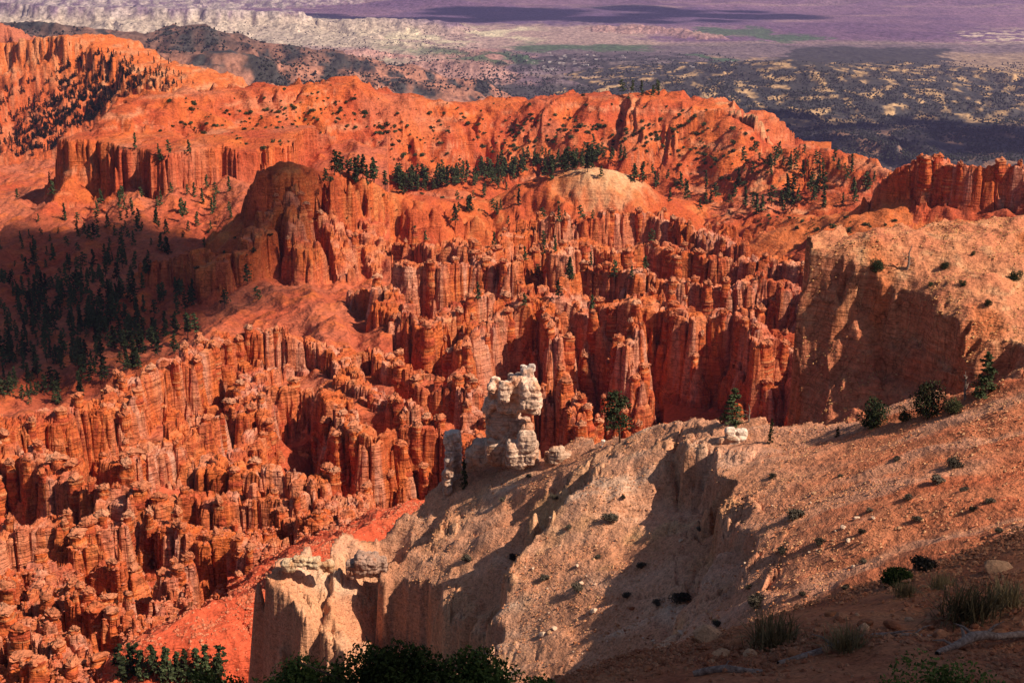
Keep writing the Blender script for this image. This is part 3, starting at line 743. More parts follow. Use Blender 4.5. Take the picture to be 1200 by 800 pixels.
# ---- carved limestone: union of ellipsoids, remeshed, weathered
def blob_mesh(name, ells, voxel, amp, freq, mat, base, parent=None, strata=.0, seed=0):
    bm = bmesh.new()
    for (cx, cy, cz, rx, ry, rz_) in ells:
        r = bmesh.ops.create_icosphere(bm, subdivisions=3, radius=1)
        for v in r['verts']: q_ = [math.copysign(abs(t_)**.5, t_) for t_ in v.co]; v.co = (cx+q_[0]*rx*.93, cy+q_[1]*ry*.93, cz+q_[2]*rz_*.93)
    me = bpy.data.meshes.new('tmp'); bm.to_mesh(me); bm.free()
    o = bpy.data.objects.new('tmp', me); COL.objects.link(o)
    md = o.modifiers.new('r', 'REMESH'); md.mode = 'VOXEL'; md.voxel_size = voxel
    dg = bpy.context.evaluated_depsgraph_get(); ev = o.evaluated_get(dg); m2 = ev.to_mesh()
    co = np.empty(len(m2.vertices)*3, np.float32); m2.vertices.foreach_get('co', co); co = co.reshape(-1, 3).copy()
    no = np.empty(len(m2.vertices)*3, np.float32); m2.vertices.foreach_get('normal', no); no = no.reshape(-1, 3).copy()
    fq_ = np.array([list(p_.vertices) for p_ in m2.polygons if len(p_.vertices) == 4])
    ev.to_mesh_clear(); bpy.data.objects.remove(o)
    q_ = co+seed*7.3
    d_ = n3(q_, freq, 3)*amp*.7
    for f_v, a_v in ((freq*.8, .7), (freq*2., .25)):
        vv_ = np.array([(lambda r: (r[0][1]-r[0][0], mno.noise(r[1][0]*3.7)))(mno.voronoi(Vector((p_[0]*f_v, p_[1]*f_v, p_[2]*f_v*.75)))) for p_ in q_.tolist()])
        d_ = d_ + a_v*amp*(vv_[:,1]*.9 - np.maximum(0, .16-vv_[:,0])*3.2)
    if strata: d_ = d_ + np.array([mno.noise((0, seed, z_*2.6)) for z_ in co[:,2]])*strata
    co = co + no*d_[:,None]
    cl_ = mixc(np.broadcast_to(np.array(base, np.float32), co.shape), np.array(base, np.float32)*np.array([.85,.62,.5], np.float32), sst(-.1,.6,n3(q_, freq*.7, 3)))
    return mk(name, co, fq_, mat, parent=parent, smooth=False, attr={'rock': cl_})
Yt = 152.
def at(u, v, Y=Yt): return P(u, v, Y)
def els(lst, org, Y):
    out = []
    for (u, v, ru, rv, dy) in lst:
        p_ = at(u, v, Y+dy)-org; k = Y/(F*.95); out.append((p_[0], p_[1], p_[2], ru*k, max(ru, rv*.6)*k*.9, rv*k))
    return out
org = at(595, 545)
tw = empty('limestone_tower', org); tag(tw, 'white limestone tower with broad knobbed head on the tip of the pale ridge', 'rock tower')
PW = (.80,.54,.40)
blob_mesh('head', els([(602,466,22,18,0),(583,474,13,17,1),(621,464,13,22,-2),(612,450,16,12,-1),(628,474,8,14,-2),(592,458,8,14,-2),(598,443,4,7,0),(576,463,5,16,0),(581,448,6,6,1),(571,474,5,12,0)], org, Yt), .12, .30, .8, M_PALE, PW, tw, .12, 1)
blob_mesh('summit_knob', els([(618,436,8,8,-1),(623,430,4.5,5,-1),(613,432,4,5,-1),(609,440,6,5,0)], org, Yt), .1, .16, 1.3, M_PALE, (.72,.58,.5), tw, .1, 2)
blob_mesh('neck', els([(592,494,20,22,1),(612,497,11,10,0),(580,500,12,20,1),(618,503,8,8,-2)], org, Yt), .12, .26, .8, M_PALE, (.62,.40,.30), tw, .12, 3)
blob_mesh('pedestal', els([(588,526,23,20,1),(568,530,16,17,2),(617,524,12,24,-3),(604,532,13,18,-3),(551,536,8,14,2),(624,532,8,18,-2),(594,515,10,12,0)], org, Yt), .12, .30, .7, M_PALE, (.64,.43,.32), tw, .12, 4)
org = at(529, 560, 155)
t2 = empty('limestone_pinnacle', org); tag(t2, 'small white twin-lobed limestone pinnacle just left of the tall white tower', 'rock pinnacle')
blob_mesh('shaft', els([(526,545,6,20,-1),(535,535,6,24,1),(524,565,6,18,-1),(537,565,8,22,1)], org, 155), .13, .3, .9, M_PALE, (.64,.48,.40), t2, .15, 5)
blob_mesh('head', els([(532,511,8,8,0),(526,516,6,12,-1)], org, 155), .12, .22, 1.1, M_PALE, (.68,.54,.46), t2, .1, 6)
def outcrop(label, lst, Y, seed, base=PW, name='rock_outcrop', amp=.3, vox=.13):
    u, v = lst[0][0], lst[0][1]+lst[0][3]; org = at(u, v, Y)
    o = blob_mesh(name, els(lst, org, Y), vox, amp, .9, M_PALE, base, None, .15, seed); o.location = org
    return tag(o, label, 'rock')
outcrop('brown rounded rock block just right of the white tower on the ridge crest', [(652,532,10,11,0),(663,536,9,8,0),(643,536,6,9,1)], 148, 7, (.58,.38,.27))
outcrop('slim white rock finger on the ridge crest left of the lone pine', [(706,527,2.2,6,0),(707,518,2.6,3,0),(708,534,4,4,0)], 145, 8, (.74,.6,.52), amp=.12, vox=.09)
outcrop('low pale rock heap at the foot of the lone pine', [(730,526,9,5,0),(740,521,6,6,0),(720,530,8,4,0)], 144, 9, (.68,.5,.4))
outcrop('bright white pair of boulders on the ridge crest before the dark wall', [(856,507,6,7,0),(869,508,7,6,0),(862,514,13,6,0),(847,516,6,4,0),(862,524,12,8,0)], 129, 10, (.78,.62,.5), amp=.22, vox=.1)
outcrop('jagged pale rim rocks at the head of the yellow cliff', [(338,662,9,8,0),(352,657,8,8,0),(368,660,9,8,0),(384,664,8,8,0)], 145, 11, (.62,.44,.28))
outcrop('dark brown broken rock knob in shade beside the bright red gully', [(430,660,17,15,0),(415,666,12,12,0),(446,664,9,14,0)], 146, 12, (.42,.26,.2))
print('tower', time.time()-T0)

# ---- foliage
def leafmat(name, col, var=.55, trans=False):
    m, nt, b = newmat(name, .8, .1)
    oi = nd(nt, 'ShaderNodeObjectInfo'); g = noise(nt, mapping(nt, (1,1,1)), 1.2, 2)
    k = nd(nt, 'ShaderNodeMapRange'); k.inputs[3].default_value = 1-var; k.inputs[4].default_value = 1+var; nt.links.new(oi.outputs['Random'], k.inputs[0])
    cc = mixrgb(nt, 'MULTIPLY', 1., col, k.outputs[0]); cc = mixrgb(nt, 'MULTIPLY', 1., cc, ramp(nt, g, [(.3, gray(.6)), (.7, gray(1.5))]))
    nt.links.new(cc, b.inputs['Base Color']); return m
M_NEEDLE = leafmat('pine_needles', (.045,.058,.026)); M_OLIVE = leafmat('juniper_leaves', (.060,.062,.028)); M_SAGE = leafmat('sage_twigs', (.075,.060,.045))
M_LEAF = leafmat('shrub_leaves', (.040,.058,.014)); M_DRY = leafmat('dry_grass', (.20,.14,.065)); M_FARTREE = leafmat('far_woodland', (.030,.034,.024))
M_BARK = newmat('bark')[0]; M_BARK.node_tree.nodes['Principled BSDF'].inputs['Base Color'].default_value = (.075,.045,.032,1)
m, nt, b = newmat('weathered_wood'); M_DEAD = m
wv_ = noise(nt, mapping(nt, (9,9,9)), 1.5, 5); nt.links.new(ramp(nt, wv_, [(.3,(.09,.055,.045)),(.55,(.24,.17,.14)),(.75,(.36,.28,.24))]), b.inputs['Base Color']); nt.links.new(bump(nt, wv_, .03), b.inputs['Normal'])

def leaves(centers, size, r_, flat=.5):
    """one small quad of foliage round each centre"""
    n = len(centers); size = np.broadcast_to(size, n)
    a = r_.normal(size=(n,3)); a[:,2] *= flat; a /= np.linalg.norm(a, axis=1)[:,None]
    b_ = np.cross(a, r_.normal(size=(n,3))); b_ /= np.linalg.norm(b_, axis=1)[:,None]
    a = a*size[:,None]; b_ = b_*size[:,None]*.55
    co = np.stack([centers-a, centers-b_*.9, centers+a, centers+b_*1.1], 1).reshape(-1, 3)
    return co, np.arange(n*4).reshape(n, 4)
def tube(pts, rads, seg=6):
    pts = np.array(pts, float); n = len(pts); d = np.gradient(pts, axis=0); d /= np.linalg.norm(d, axis=1)[:,None]+1e-9
    up = np.array([.31,.2,.93]); s_ = np.cross(d, up); s_ /= np.linalg.norm(s_, axis=1)[:,None]+1e-9; t_ = np.cross(d, s_)
    th = np.linspace(0, 2*np.pi, seg, endpoint=False)
    co = (pts[:,None] + np.array(rads)[:,None,None]*(np.cos(th)[None,:,None]*s_[:,None]+np.sin(th)[None,:,None]*t_[:,None])).reshape(-1, 3)
    i = np.arange(n*seg).reshape(n, seg); j = np.roll(i, -1, 1)
    return co, np.stack([i[:-1], j[:-1], j[1:], i[1:]], -1).reshape(-1, 4)
def joinq(parts):
    cs, fs, o = [], [], 0
    for co, f in parts: cs.append(co); fs.append(f+o); o += len(co)
    return np.concatenate(cs), np.concatenate(fs)
def conifer(seed, wid=.24, bare=.12, nb=46, per=16, size=.05, droop=-.12, irregular=.35, top=1.0, mat=None, name='pine_tree'):
    """a tree of height 1: tapered trunk with limbs, crown of leaf clumps along the limbs"""
    r_ = np.random.default_rng(seed)
    bend = r_.normal(0, .012, 8).cumsum(); tz = np.linspace(-.03, .97, 8)
    axis = lambda z: np.array([np.interp(z, tz, bend), np.interp(z, tz, bend[::-1]*.6), z])
    parts = [tube([axis(z) for z in tz], np.interp(tz, [0, 1], [.022, .004]), 6)]; cen = []; szs = []
    for k in range(nb):
        z = bare + (1-bare)*(k+r_.uniform(0,1))/nb; f = (1-(z-bare)/(1-bare))
        L = wid*(.16+f**top*.9)*r_.uniform(1-irregular, 1.1)*(.6+.4*min(1, (z-bare)/.08+.3))
        a = r_.uniform(0, 6.283); dr = np.array([math.cos(a), math.sin(a), droop+.35*(1-f)])
        p0 = axis(z); parts.append(tube([p0, p0+dr*L*.6, p0+dr*L+[0,0,.01]], [.006, .004, .001], 4))
        s_ = r_.uniform(.25, 1.05, per)**.8
        cen.append(p0+dr*L*s_[:,None]+r_.normal(0, 1, (per,3))*L*np.array([.20,.20,.11])); szs.append(np.full(per, size)*r_.uniform(.6, 1.3, per))
    co, f_ = joinq(parts); tr = mk('trunk', co, f_, M_BARK)
    co, f_ = leaves(np.concatenate(cen), np.concatenate(szs), r_); cr = mk('crown', co, f_, mat or M_NEEDLE)
    e = empty(name); tr.parent = e; cr.parent = e
    return e
def bushy(seed, n=700, size=.07, mat=None, name='juniper_bush', flat=1., lobes=7, part='foliage', hollow=.35, stems=True):
    """a rounded bush of radius about 1 with an uneven outline"""
    r_ = np.random.default_rng(seed); cen = []
    for k in range(lobes):
        a = r_.uniform(0, 6.28); q = r_.uniform(.1, .6); cc_ = np.array([math.cos(a)*q, math.sin(a)*q, r_.uniform(.25, .75)*flat]); rr_ = r_.uniform(.32, .55)
        d = r_.normal(size=(n//lobes, 3)); d /= np.linalg.norm(d, axis=1)[:,None]; rad = r_.uniform(hollow, 1.05, n//lobes)**.5
        cen.append(cc_+d*rad[:,None]*rr_*np.array([1,1,.8*flat]))
    cen = np.concatenate(cen); cen[:,2] = np.abs(cen[:,2])
    co, f_ = leaves(cen, size*r_.uniform(.6, 1.3, len(cen)), r_, 1.); e = empty(name); mk(part, co, f_, mat or M_OLIVE, parent=e)
    if stems:
        co, f_ = joinq([tube([(0,0,-.1),(r_.uniform(-.2,.2), r_.uniform(-.2,.2), .3),(r_.uniform(-.5,.5), r_.uniform(-.5,.5), .75*flat)], [.05,.03,.01], 5) for k in range(5)])
        mk('stem', co, f_, M_BARK, parent=e)
    return e
PT = [conifer(100+k, wid=[.20,.25,.16,.28,.22,.18][k], bare=[.08,.2,.05,.28,.12,.3][k], nb=[30,26,30,22,30,22][k], per=11, size=.062, irregular=.45, top=[1,.7,1.1,.5,.9,.6][k]) for k in range(6)]
BT = [bushy(200+k, 260, .15, M_NEEDLE, 'juniper_bush', lobes=5) for k in range(4)]
FARP = [(np.array([v.co[:] for v in c_.data.vertices]), np.array([list(p_.vertices) for p_ in c_.data.polygons])) for e in PT for c_ in e.children if c_.name.startswith('crown')]

# scatter over parts of the picture's ground: (polygon-free boxes along a line of points)
def spots(n, line, su, sv, r_, ids=None, steep=None, clump=0):
    out = []; line = np.array(line, float); tries = 0
    L = np.r_[0, np.cumsum(np.hypot(*np.diff(line, axis=0).T))]
    while len(out) < n and tries < n*9:
        tries += 1; s_ = r_.uniform(0, L[-1]); u = np.interp(s_, L, line[:,0])+r_.normal(0, su); v = np.interp(s_, L, line[:,1])+r_.normal(0, sv)
        h_ = hit(u, v, 60)
        if h_ is None or (ids is not None and h_[1] not in ids): continue
        p_ = h_[0]
        if steep:
            g_ = abs(ground(p_[0]+2, p_[1])-ground(p_[0]-2, p_[1]))/4
            if g_ > steep: continue
        if gn(np.array([p_[0]/26]), np.array([p_[1]/26]), 77)[0] < r_.uniform(-1.2, .15)+clump: continue
        out.append(p_)
    return out
rt = np.random.default_rng(99)
TREES = []   # (size in picture, point, height, label, group)
def wood(n, line, su, sv, hmin, hmax, label, group, ids=None, steep=2.):
    for p_ in spots(n, line, su, sv, rt, ids, steep):
        h_ = rt.uniform(hmin, hmax); TREES.append((h_/p_[1], p_, h_, label, group))
wood(190, [(400,207),(440,217),(490,219),(540,217),(590,208),(640,200),(690,190),(715,190)], 10, 5, 8, 14, 'dark pine in the wooded hollow in front of the red back ridge', 'pines in the hollow behind the middle ridge', (2,3,0))
wood(18, [(520,258),(560,238),(590,225),(600,262)], 10, 10, 6, 11, 'dark pine on the red slope left of the cream knoll', 'pines on the middle ridge', (2,3,0,5), 3)
wood(50, [(740,205),(780,222),(840,238),(900,240),(950,235),(1010,235)], 16, 7, 7, 13, 'pine in the wooded hills left of the castle wall', 'pines left of the castle wall', (0,2,3,9), 3)
wood(34, [(880,190),(900,200),(960,205),(1000,212),(1030,220)], 18, 9, 6, 12, 'pine on the hills behind the castle wall', 'pines behind the castle wall', (0,2,3,9), 3)
wood(9, [(728,110),(745,110),(775,113)], 3, 1.5, 8, 14, 'pine on the crest of the back ridge against the far plain', 'pines on the back ridge crest', (2,))
wood(420, [(10,300),(60,330),(20,390),(110,350),(170,300),(60,420),(10,450),(150,390)], 40, 34, 4, 10.5, 'dark pine in the shaded forest of the left valley', 'pines of the left valley forest', (1,0,2,3), 3)
wood(45, [(60,215),(100,240),(150,235),(250,250),(110,280),(230,200)], 22, 14, 6, 11, 'pine scattered on the red slopes above the left forest', 'pines on the upper left slopes', (1,2,0), 3)
wood(45, [(180,430),(230,400),(100,450),(215,360),(260,345),(290,350)], 20, 12, 6, 12, 'pine on the pale scree above the left hoodoo field', 'pines above the left hoodoo field', (1,0,3), 3)
wood(26, [(480,290),(540,270),(700,300),(560,250),(640,380),(760,320),(520,360)], 30, 14, 5, 9, 'small pine growing between the hoodoo rows', 'pines among the hoodoos', (5,0,3), 3.)
wood(20, [(150,800),(180,796),(215,800),(245,798),(270,800)], 14, 4, 4, 7, 'dark conifer at the bottom of the hoodoo field in the lower left', 'conifers in the lower left bottom', None, 4)
TREES.sort(key=lambda t: -t[0]); rest = TREES[285:]
for k, (s_, p_, h_, lb, gp) in enumerate(TREES[:285]):
    tag(place(PT[k % 6] if k < 6 else PT[rt.integers(6)], p_-[0,0,.2], (h_,h_,h_), rt.uniform(0, 6.28)), lb, 'pine tree', gp)
def massed(name, items, protos, mat, keep=1.):
    parts = []
    for p_, h_ in items:
        co, f_ = protos[rt.integers(len(protos))]; a = rt.uniform(0, 6.28); ca, sa = math.cos(a), math.sin(a)
        q_ = co*h_; q_ = np.stack([q_[:,0]*ca-q_[:,1]*sa, q_[:,0]*sa+q_[:,1]*ca, q_[:,2]], -1)+p_; parts.append((q_, f_))
    co, f_ = joinq(parts); return tag(mk(name, co, f_, mat), kind='stuff')
if rest: massed('pine_forest', [(t[1], t[2]) for t in rest], FARP, M_NEEDLE)
print('trees', len(TREES), time.time()-T0)
# mesa woodland far left: small dark clumps, hundreds of them
ms = spots(900, [(20,150),(60,130),(100,110),(140,120),(180,105),(30,185),(90,170),(130,90)], 26, 18, rt, (4,), None)
print('mesa', len(ms), len(bs) if 'bs' in globals() else 0)
if ms: massed('mesa_woodland', [(p_, rt.uniform(5, 9)) for p_ in ms], FARP, M_FARTREE)
# juniper bushes on the back ridge and other slopes
bs = []
def scrub(n, line, su, sv, a, b_, label, group, ids=None):
    for p_ in spots(n, line, su, sv, rt, ids, 4, .45): bs.append((a*.7+(b_*1.15-a*.7)*rt.uniform(0,1)**1.8, p_, label, group))
scrub(420, [(420,150),(470,170),(540,150),(560,180),(620,150),(680,150),(700,180),(760,150),(800,170),(850,170),(880,200)], 24, 16, 1.2, 3, 'dark juniper dotting the red face of the back ridge', 'junipers on the back ridge', (2,))
scrub(150, [(200,130),(260,150),(330,130),(360,150),(400,120),(300,180)], 20, 12, 1.2, 2.6, 'dark juniper on the left end of the back ridge', 'junipers at the left end of the back ridge', (2,1))
scrub(40, [(880,262),(960,262),(1100,285),(1180,280)], 26, 6, .8, 1.8, 'small juniper on the red slope below the castle wall', 'junipers below the castle wall', (9,3))
scrub(30, [(440,215),(560,238),(620,215),(300,300),(200,330)], 40, 14, 1., 2, 'small juniper on the middle ridge', 'junipers on the middle ridge', (3,1))
bs.sort(key=lambda t: -t[0]/t[1][1])
BF = [(np.array([v.co[:] for v in c_.data.vertices]), np.array([list(p_.vertices) for p_ in c_.data.polygons])) for e in BT for c_ in e.children if c_.name.startswith('foliage')]
massed('scrub', [(p_, r0) for r0, p_, _, _ in bs[280:]], BF, M_NEEDLE)
for k, (r0, p_, lb, gp) in enumerate(bs[:280]):
    tag(place(BT[k % 4] if k < 4 else BT[rt.integers(4)], p_-[0,0,.1], (r0, r0, r0*.9), rt.uniform(0, 6.28)), lb, 'juniper', gp)

# ---- named trees and bushes nearer by
def on(u, v, rmin=40):
    h_ = hit(u, v, rmin); return h_[0] if h_ else P(u, v, 120)
lone = conifer(301, wid=.30, bare=.40, nb=34, per=60, size=.026, irregular=.5, top=.35, name='pine_tree')
p_ = on(724, 519); k_ = p_[1]/(F*.95)
tag(place(lone, p_-[0,0,.3], (66*k_,)*3, 1.), 'lone round-crowned pine standing on the pale ridge crest right of the white tower', 'pine tree')
near_con = [conifer(310+k, wid=.26, bare=.04, nb=40, per=45, size=.030, irregular=.4, top=.8, name='conifer') for k in range(2)]
for k, (u, v, hp, wz, lb) in enumerate([(857,498,46,1.25,'bushy dark conifer behind the crest in front of the tall hoodoo wall'),(903,520,34,.5,'thin dark conifer in the shade below the tan bluff'),
        (1155,463,56,1.1,'tall dark conical conifer beside grey deadwood on the ridge crest'),(544,571,42,.5,'slender little conifer on the slope below the white tower'),(981,513,16,.9,'tiny dark conifer at the foot of the tan bluff')]):
    p_ = on(u, v); k_ = p_[1]/(F*.95); tag(place(near_con[k%2], p_-[0,0,.3], (hp*k_*wz, hp*k_*wz, hp*k_), k*1.7), lb, 'conifer')
jun = [bushy(330+k, 2600, .055, M_OLIVE, 'juniper_tree', 1.3, 9) for k in range(3)]; junD = [bushy(340+k, 2600, .055, M_NEEDLE, 'juniper_tree', 1.2, 9) for k in range(2)]
for k, (u, v, rp, src, lb) in enumerate([(1026,325,11,junD[0],'dark rounded juniper on the rim of the tan bluff'),(1190,328,9,junD[1],'dark juniper on the bluff at the right picture edge'),
        (1107,316,7,junD[0],'low dark bush below the rim of the bluff beside the dead snag'),(1128,334,5,junD[1],'small dark bush on the tan bluff slope'),(1158,360,6,junD[0],'dark bush halfway down the sunlit tan bluff'),(1091,337,4,junD[1],'tiniest dark bush on the bluff'),
        (1086,487,26,jun[0],'olive green juniper on the ridge crest between two dark ones'),(1024,500,24,junD[1],'dense dark juniper on the ridge crest under the shaded bluff'),(1060,494,12,jun[1],'low grey-green bush between the junipers of the crest'),(1115,486,15,jun[2],'grey-green bush at the foot of the tall conical conifer'),(1140,300,4,jun[0],'small green bush on the rim of the bluff')]):
    p_ = on(u, v); k_ = p_[1]/(F*.95); tag(place(src, p_-[0,0,.15], (rp*k_, rp*k_, rp*k_*1.15), k*1.3), lb, 'juniper tree')
sage = [bushy(350+k, 1500, .075, M_SAGE, 'sage_bush', .85, 7, hollow=.1) for k in range(3)]
SB = [(715,612,11),(603,655,8),(677,695,9),(752,668,7),(934,608,12),(960,637,7),(915,650,9),(883,712,14),(797,708,13),(1083,668,19),(1098,566,10),(1118,548,11),(1170,628,6),(1020,600,5),(1064,586,6),(877,690,6),(1140,600,6),(650,588,6),(668,622,5),(590,590,5),(770,712,6),(940,700,6),(1012,660,6),(1130,575,6),(1075,610,7),(1010,625,6),(820,625,5),(735,700,7),(640,680,7),(905,560,5),(1050,540,6),(990,690,7),(1160,590,7),(840,735,8),(730,590,4),(620,560,4),(985,560,4),(548,660,8),(700,655,5)]
for k, (u, v, rp) in enumerate(SB):
    p_ = on(u, v, 25); k_ = p_[1]/(F*.95)*1.25
    size = 'large' if rp > 11 else 'middling' if rp > 7 else 'small'
    wh = ('on the shaded red slope at right' if u > 1050 else 'on the reddish slope right of the rocky rib' if u > 850 else 'on the sunlit pale slope' if v < 640 else 'low on the pale slope above the dark shrubs')
    tag(place(sage[k%3], p_-[0,0,.08], (rp*k_, rp*k_, rp*k_), k*1.3), '%s dark twiggy bush %s' % (size, wh), 'bush', 'dark bushes ' + wh)
# dead snag and deadwood
def snag(seed, n=7, name='dead_tree'):
    r_ = np.random.default_rng(seed); e = empty(name)
    ax = [(0,0,-.05),(.02,.01,.3),(-.01,.02,.65),(.03,0,1)]
    co, f_ = tube(ax, [.035,.028,.018,.004], 7); mk('trunk', co, f_, M_DEAD, parent=e)
    for k in range(n):
        z = r_.uniform(.2, .85); a = r_.uniform(0, 6.28); L = r_.uniform(.15, .4)*(1.1-z)
        co, f_ = tube([(0,0,z),(math.cos(a)*L*.6, math.sin(a)*L*.6, z+.05),(math.cos(a)*L, math.sin(a)*L, z+L*.6)], [.012,.008,.002], 5); mk('branch', co, f_, M_DEAD, parent=e)
    return e
for k, (u, v, hp, lb) in enumerate([(1063,316,30,'bare dead snag on the rim of the tan bluff'),(1132,468,34,'grey bleached dead tree left of the tall conical conifer'),(878,496,24,'bare grey dead tree right of the bushy conifer'),(1070,512,18,'fallen grey tangle of branches on the ridge crest')]):
    p_ = on(u, v); k_ = p_[1]/(F*.95); e = snag(400+k, 12 if k in (1,3) else 6); tag(e, lb, 'dead tree'); e.location = p_-[0,0,.1]; e.scale = (hp*k_*1.6,)*2+(hp*k_,); e.rotation_euler = (0, .9 if k == 3 else .08, k*2.)

# ---- the near slope: shrubs, tufts, logs, stones
def bigshrub(u, v, Y, ru, rv, seed, n, leaf, lb, mat):
    r_ = np.random.default_rng(seed); p_ = P(u, v, Y); g_ = ground(p_[0], p_[1]); p_[2] = g_; e = empty('leafy_shrub', p_); k_ = Y/(F*.95)
    topz = P(u, v-rv, Y)[2]-g_; cen = []; W = ru*k_; per = n//44
    for k in range(44):
        a = r_.uniform(0, 6.28); q = r_.uniform(0, 1)**.6; h_ = (1-q**2.2)*topz*r_.uniform(.72, 1.0)+.15
        cc_ = np.array([math.cos(a)*q*W, math.sin(a)*q*W*.6, h_*.78]); rad = .2+.22*W*r_.uniform(.5, 1)*.5
        d = r_.normal(size=(per, 3)); d /= np.linalg.norm(d, axis=1)[:,None]; cen.append(cc_+d*(r_.uniform(.2, 1, per)**.5)[:,None]*rad)
    cen = np.concatenate(cen); cen = cen[cen[:,2] > .02]
    co, f_ = leaves(cen, leaf*r_.uniform(.6, 1.3, len(cen)), r_, 1.); mk('foliage', co, f_, mat, parent=e)
    co, f_ = joinq([tube([(0,0,-.1),(r_.normal(0,.2), r_.normal(0,.2), topz*.4),(r_.normal(0,W*.4), r_.normal(0,W*.3), topz*.75)], [.04,.025,.01], 5) for k in range(9)]); mk('stem', co, f_, M_BARK, parent=e)
    return tag(e, lb, 'shrub')
bigshrub(255, 850, 19, 90, 78, 501, 12000, .035, 'dark green leafy shrub at the bottom edge, leftmost and lowest mound', M_LEAF)
bigshrub(350, 850, 19, 110, 96, 506, 15000, .035, 'dark green leafy shrub at the bottom edge, second mound from left', M_LEAF)
bigshrub(455, 850, 18, 120, 108, 502, 17000, .035, 'dark green leafy shrub at the bottom edge, highest mound', M_LEAF)
bigshrub(570, 855, 18, 110, 96, 503, 14000, .035, 'dark green leafy shrub at the bottom edge, rightmost mound sloping down', M_LEAF)
bigshrub(1090, 850, 15, 140, 78, 504, 12000, .03, 'low dark green shrub along the bottom right corner', M_LEAF)
bigshrub(1048, 712, 30, 16, 34, 505, 2600, .035, 'small fresh green shrub on the shaded slope above the fallen log', M_LEAF)
def tuft(seed):
    r_ = np.random.default_rng(seed); parts = []
    n = 420; a = r_.uniform(0, 6.28, n); b_ = np.abs(r_.normal(0, .6, n)); L = r_.uniform(.25, 1.05, n); o_ = r_.normal(0, .2, (n, 2))
    p0 = np.c_[o_, np.zeros(n)-.03]; d = np.c_[np.cos(a)*np.sin(b_), np.sin(a)*np.sin(b_), np.cos(b_)]; s_ = np.c_[-np.sin(a), np.cos(a), a*0]*.011
    p1 = p0+d*L[:,None]*.6; p2 = p0+d*L[:,None]; p2[:,2] -= b_*L*.3; p2[:,:2] += r_.normal(0,.06,(n,2))
    co = np.stack([p0-s_, p0+s_, p1+s_*.8, p1-s_*.8, p2-s_*.1, p2+s_*.1], 1).reshape(-1, 3); i = np.arange(n)[:,None]*6
    f_ = np.concatenate([i+np.array([[0,1,2,3]]), i+np.array([[3,2,5,4]])]); e = empty('grass_tuft'); mk('blades', co, f_, M_DRY, parent=e); return e
tf = [tuft(520+k) for k in range(2)]
for k, (u, v, hp, lb) in enumerate([(908,758,52,'big dark grass tuft above the left end of the fallen log'),(994,760,36,'smaller grass tuft just above the fallen log'),(1135,728,52,'wide straw-coloured grass tuft behind the gnarled root'),(1178,710,40,'straw-coloured grass tuft at the right picture edge'),(1060,700,22,'thin pale grass on the slope beside the small green shrub'),(1105,690,24,'pale grass tuft upslope of the gnarled root')]):
    h_ = hit(u, v, 8); p_ = h_[0]; k_ = p_[1]/(F*.95); tag(place(tf[k%2], p_, (hp*k_*1.3, hp*k_*1.3, hp*k_), k*2.), lb, 'grass tuft')
def log(name, lb, pts, rads, branches=(), seed=0):
    e0, e1 = hit(*pts[0], 6)[0], hit(*pts[-1], 6)[0]; ps = []
    for (u, v), r0 in zip(pts, rads):
        t_ = (u-pts[0][0])/(pts[-1][0]-pts[0][0]); q0 = e0+(e1-e0)*t_; off = (pts[0][1]+(pts[-1][1]-pts[0][1])*t_-v)/40.
        q0[1] += off*.25; q0[2] = max(ground(q0[0], q0[1]), (e0+(e1-e0)*t_)[2]-.1)+r0*.6+max(0, off)*.18; ps.append(q0)
    org = ps[0].copy(); t = np.linspace(0, len(ps)-1, 26); q_ = np.stack([np.interp(t, range(len(ps)), [p_[i]-org[i] for p_ in ps]) for i in range(3)], -1)
    q_ += np.array([[mno.noise((a*.9, seed, i*5.)) for i in range(3)] for a in t])*.06
    rd = np.interp(t, range(len(rads)), rads)*(1+.25*np.array([mno.noise((a*2.3, seed, 9.)) for a in t]))
    e = empty(name, org); co, f_ = tube(q_, rd, 9); mk('trunk', co, f_, M_DEAD, parent=e, smooth=True)
    for (i, du, L, r0) in branches:
        b0 = q_[i]; a = du; co, f_ = tube([b0, b0+[math.cos(a)*L*.5, math.sin(a)*L*.3, .12], b0+[math.cos(a)*L, math.sin(a)*L*.5, .3*L]], [r0, r0*.7, r0*.15], 6); mk('branch', co, f_, M_DEAD, parent=e, smooth=True)
    return tag(e, lb, 'log')
log('fallen_log', 'long pale grey fallen log lying across the shaded slope', [(912,780),(960,772),(1010,762),(1060,752),(1095,745)], [.05,.065,.055,.04,.025], [(8,2.4,.5,.03),(15,-.5,.6,.03),(20,.6,.5,.02)], 1)
log('fallen_log', 'dark short log half hidden in stones left of the long pale log', [(812,792),(850,786),(892,788)], [.06,.08,.05], [(12,1.,.3,.02)], 2)
log('gnarled_root', 'twisted grey root stump with branches at the right bottom edge', [(1098,768),(1120,745),(1140,728),(1165,742),(1215,740)], [.04,.06,.09,.07,.05], [(10,1.6,.45,.04),(13,2.2,.5,.035),(16,.8,.55,.03),(6,3.3,.4,.03)], 3)

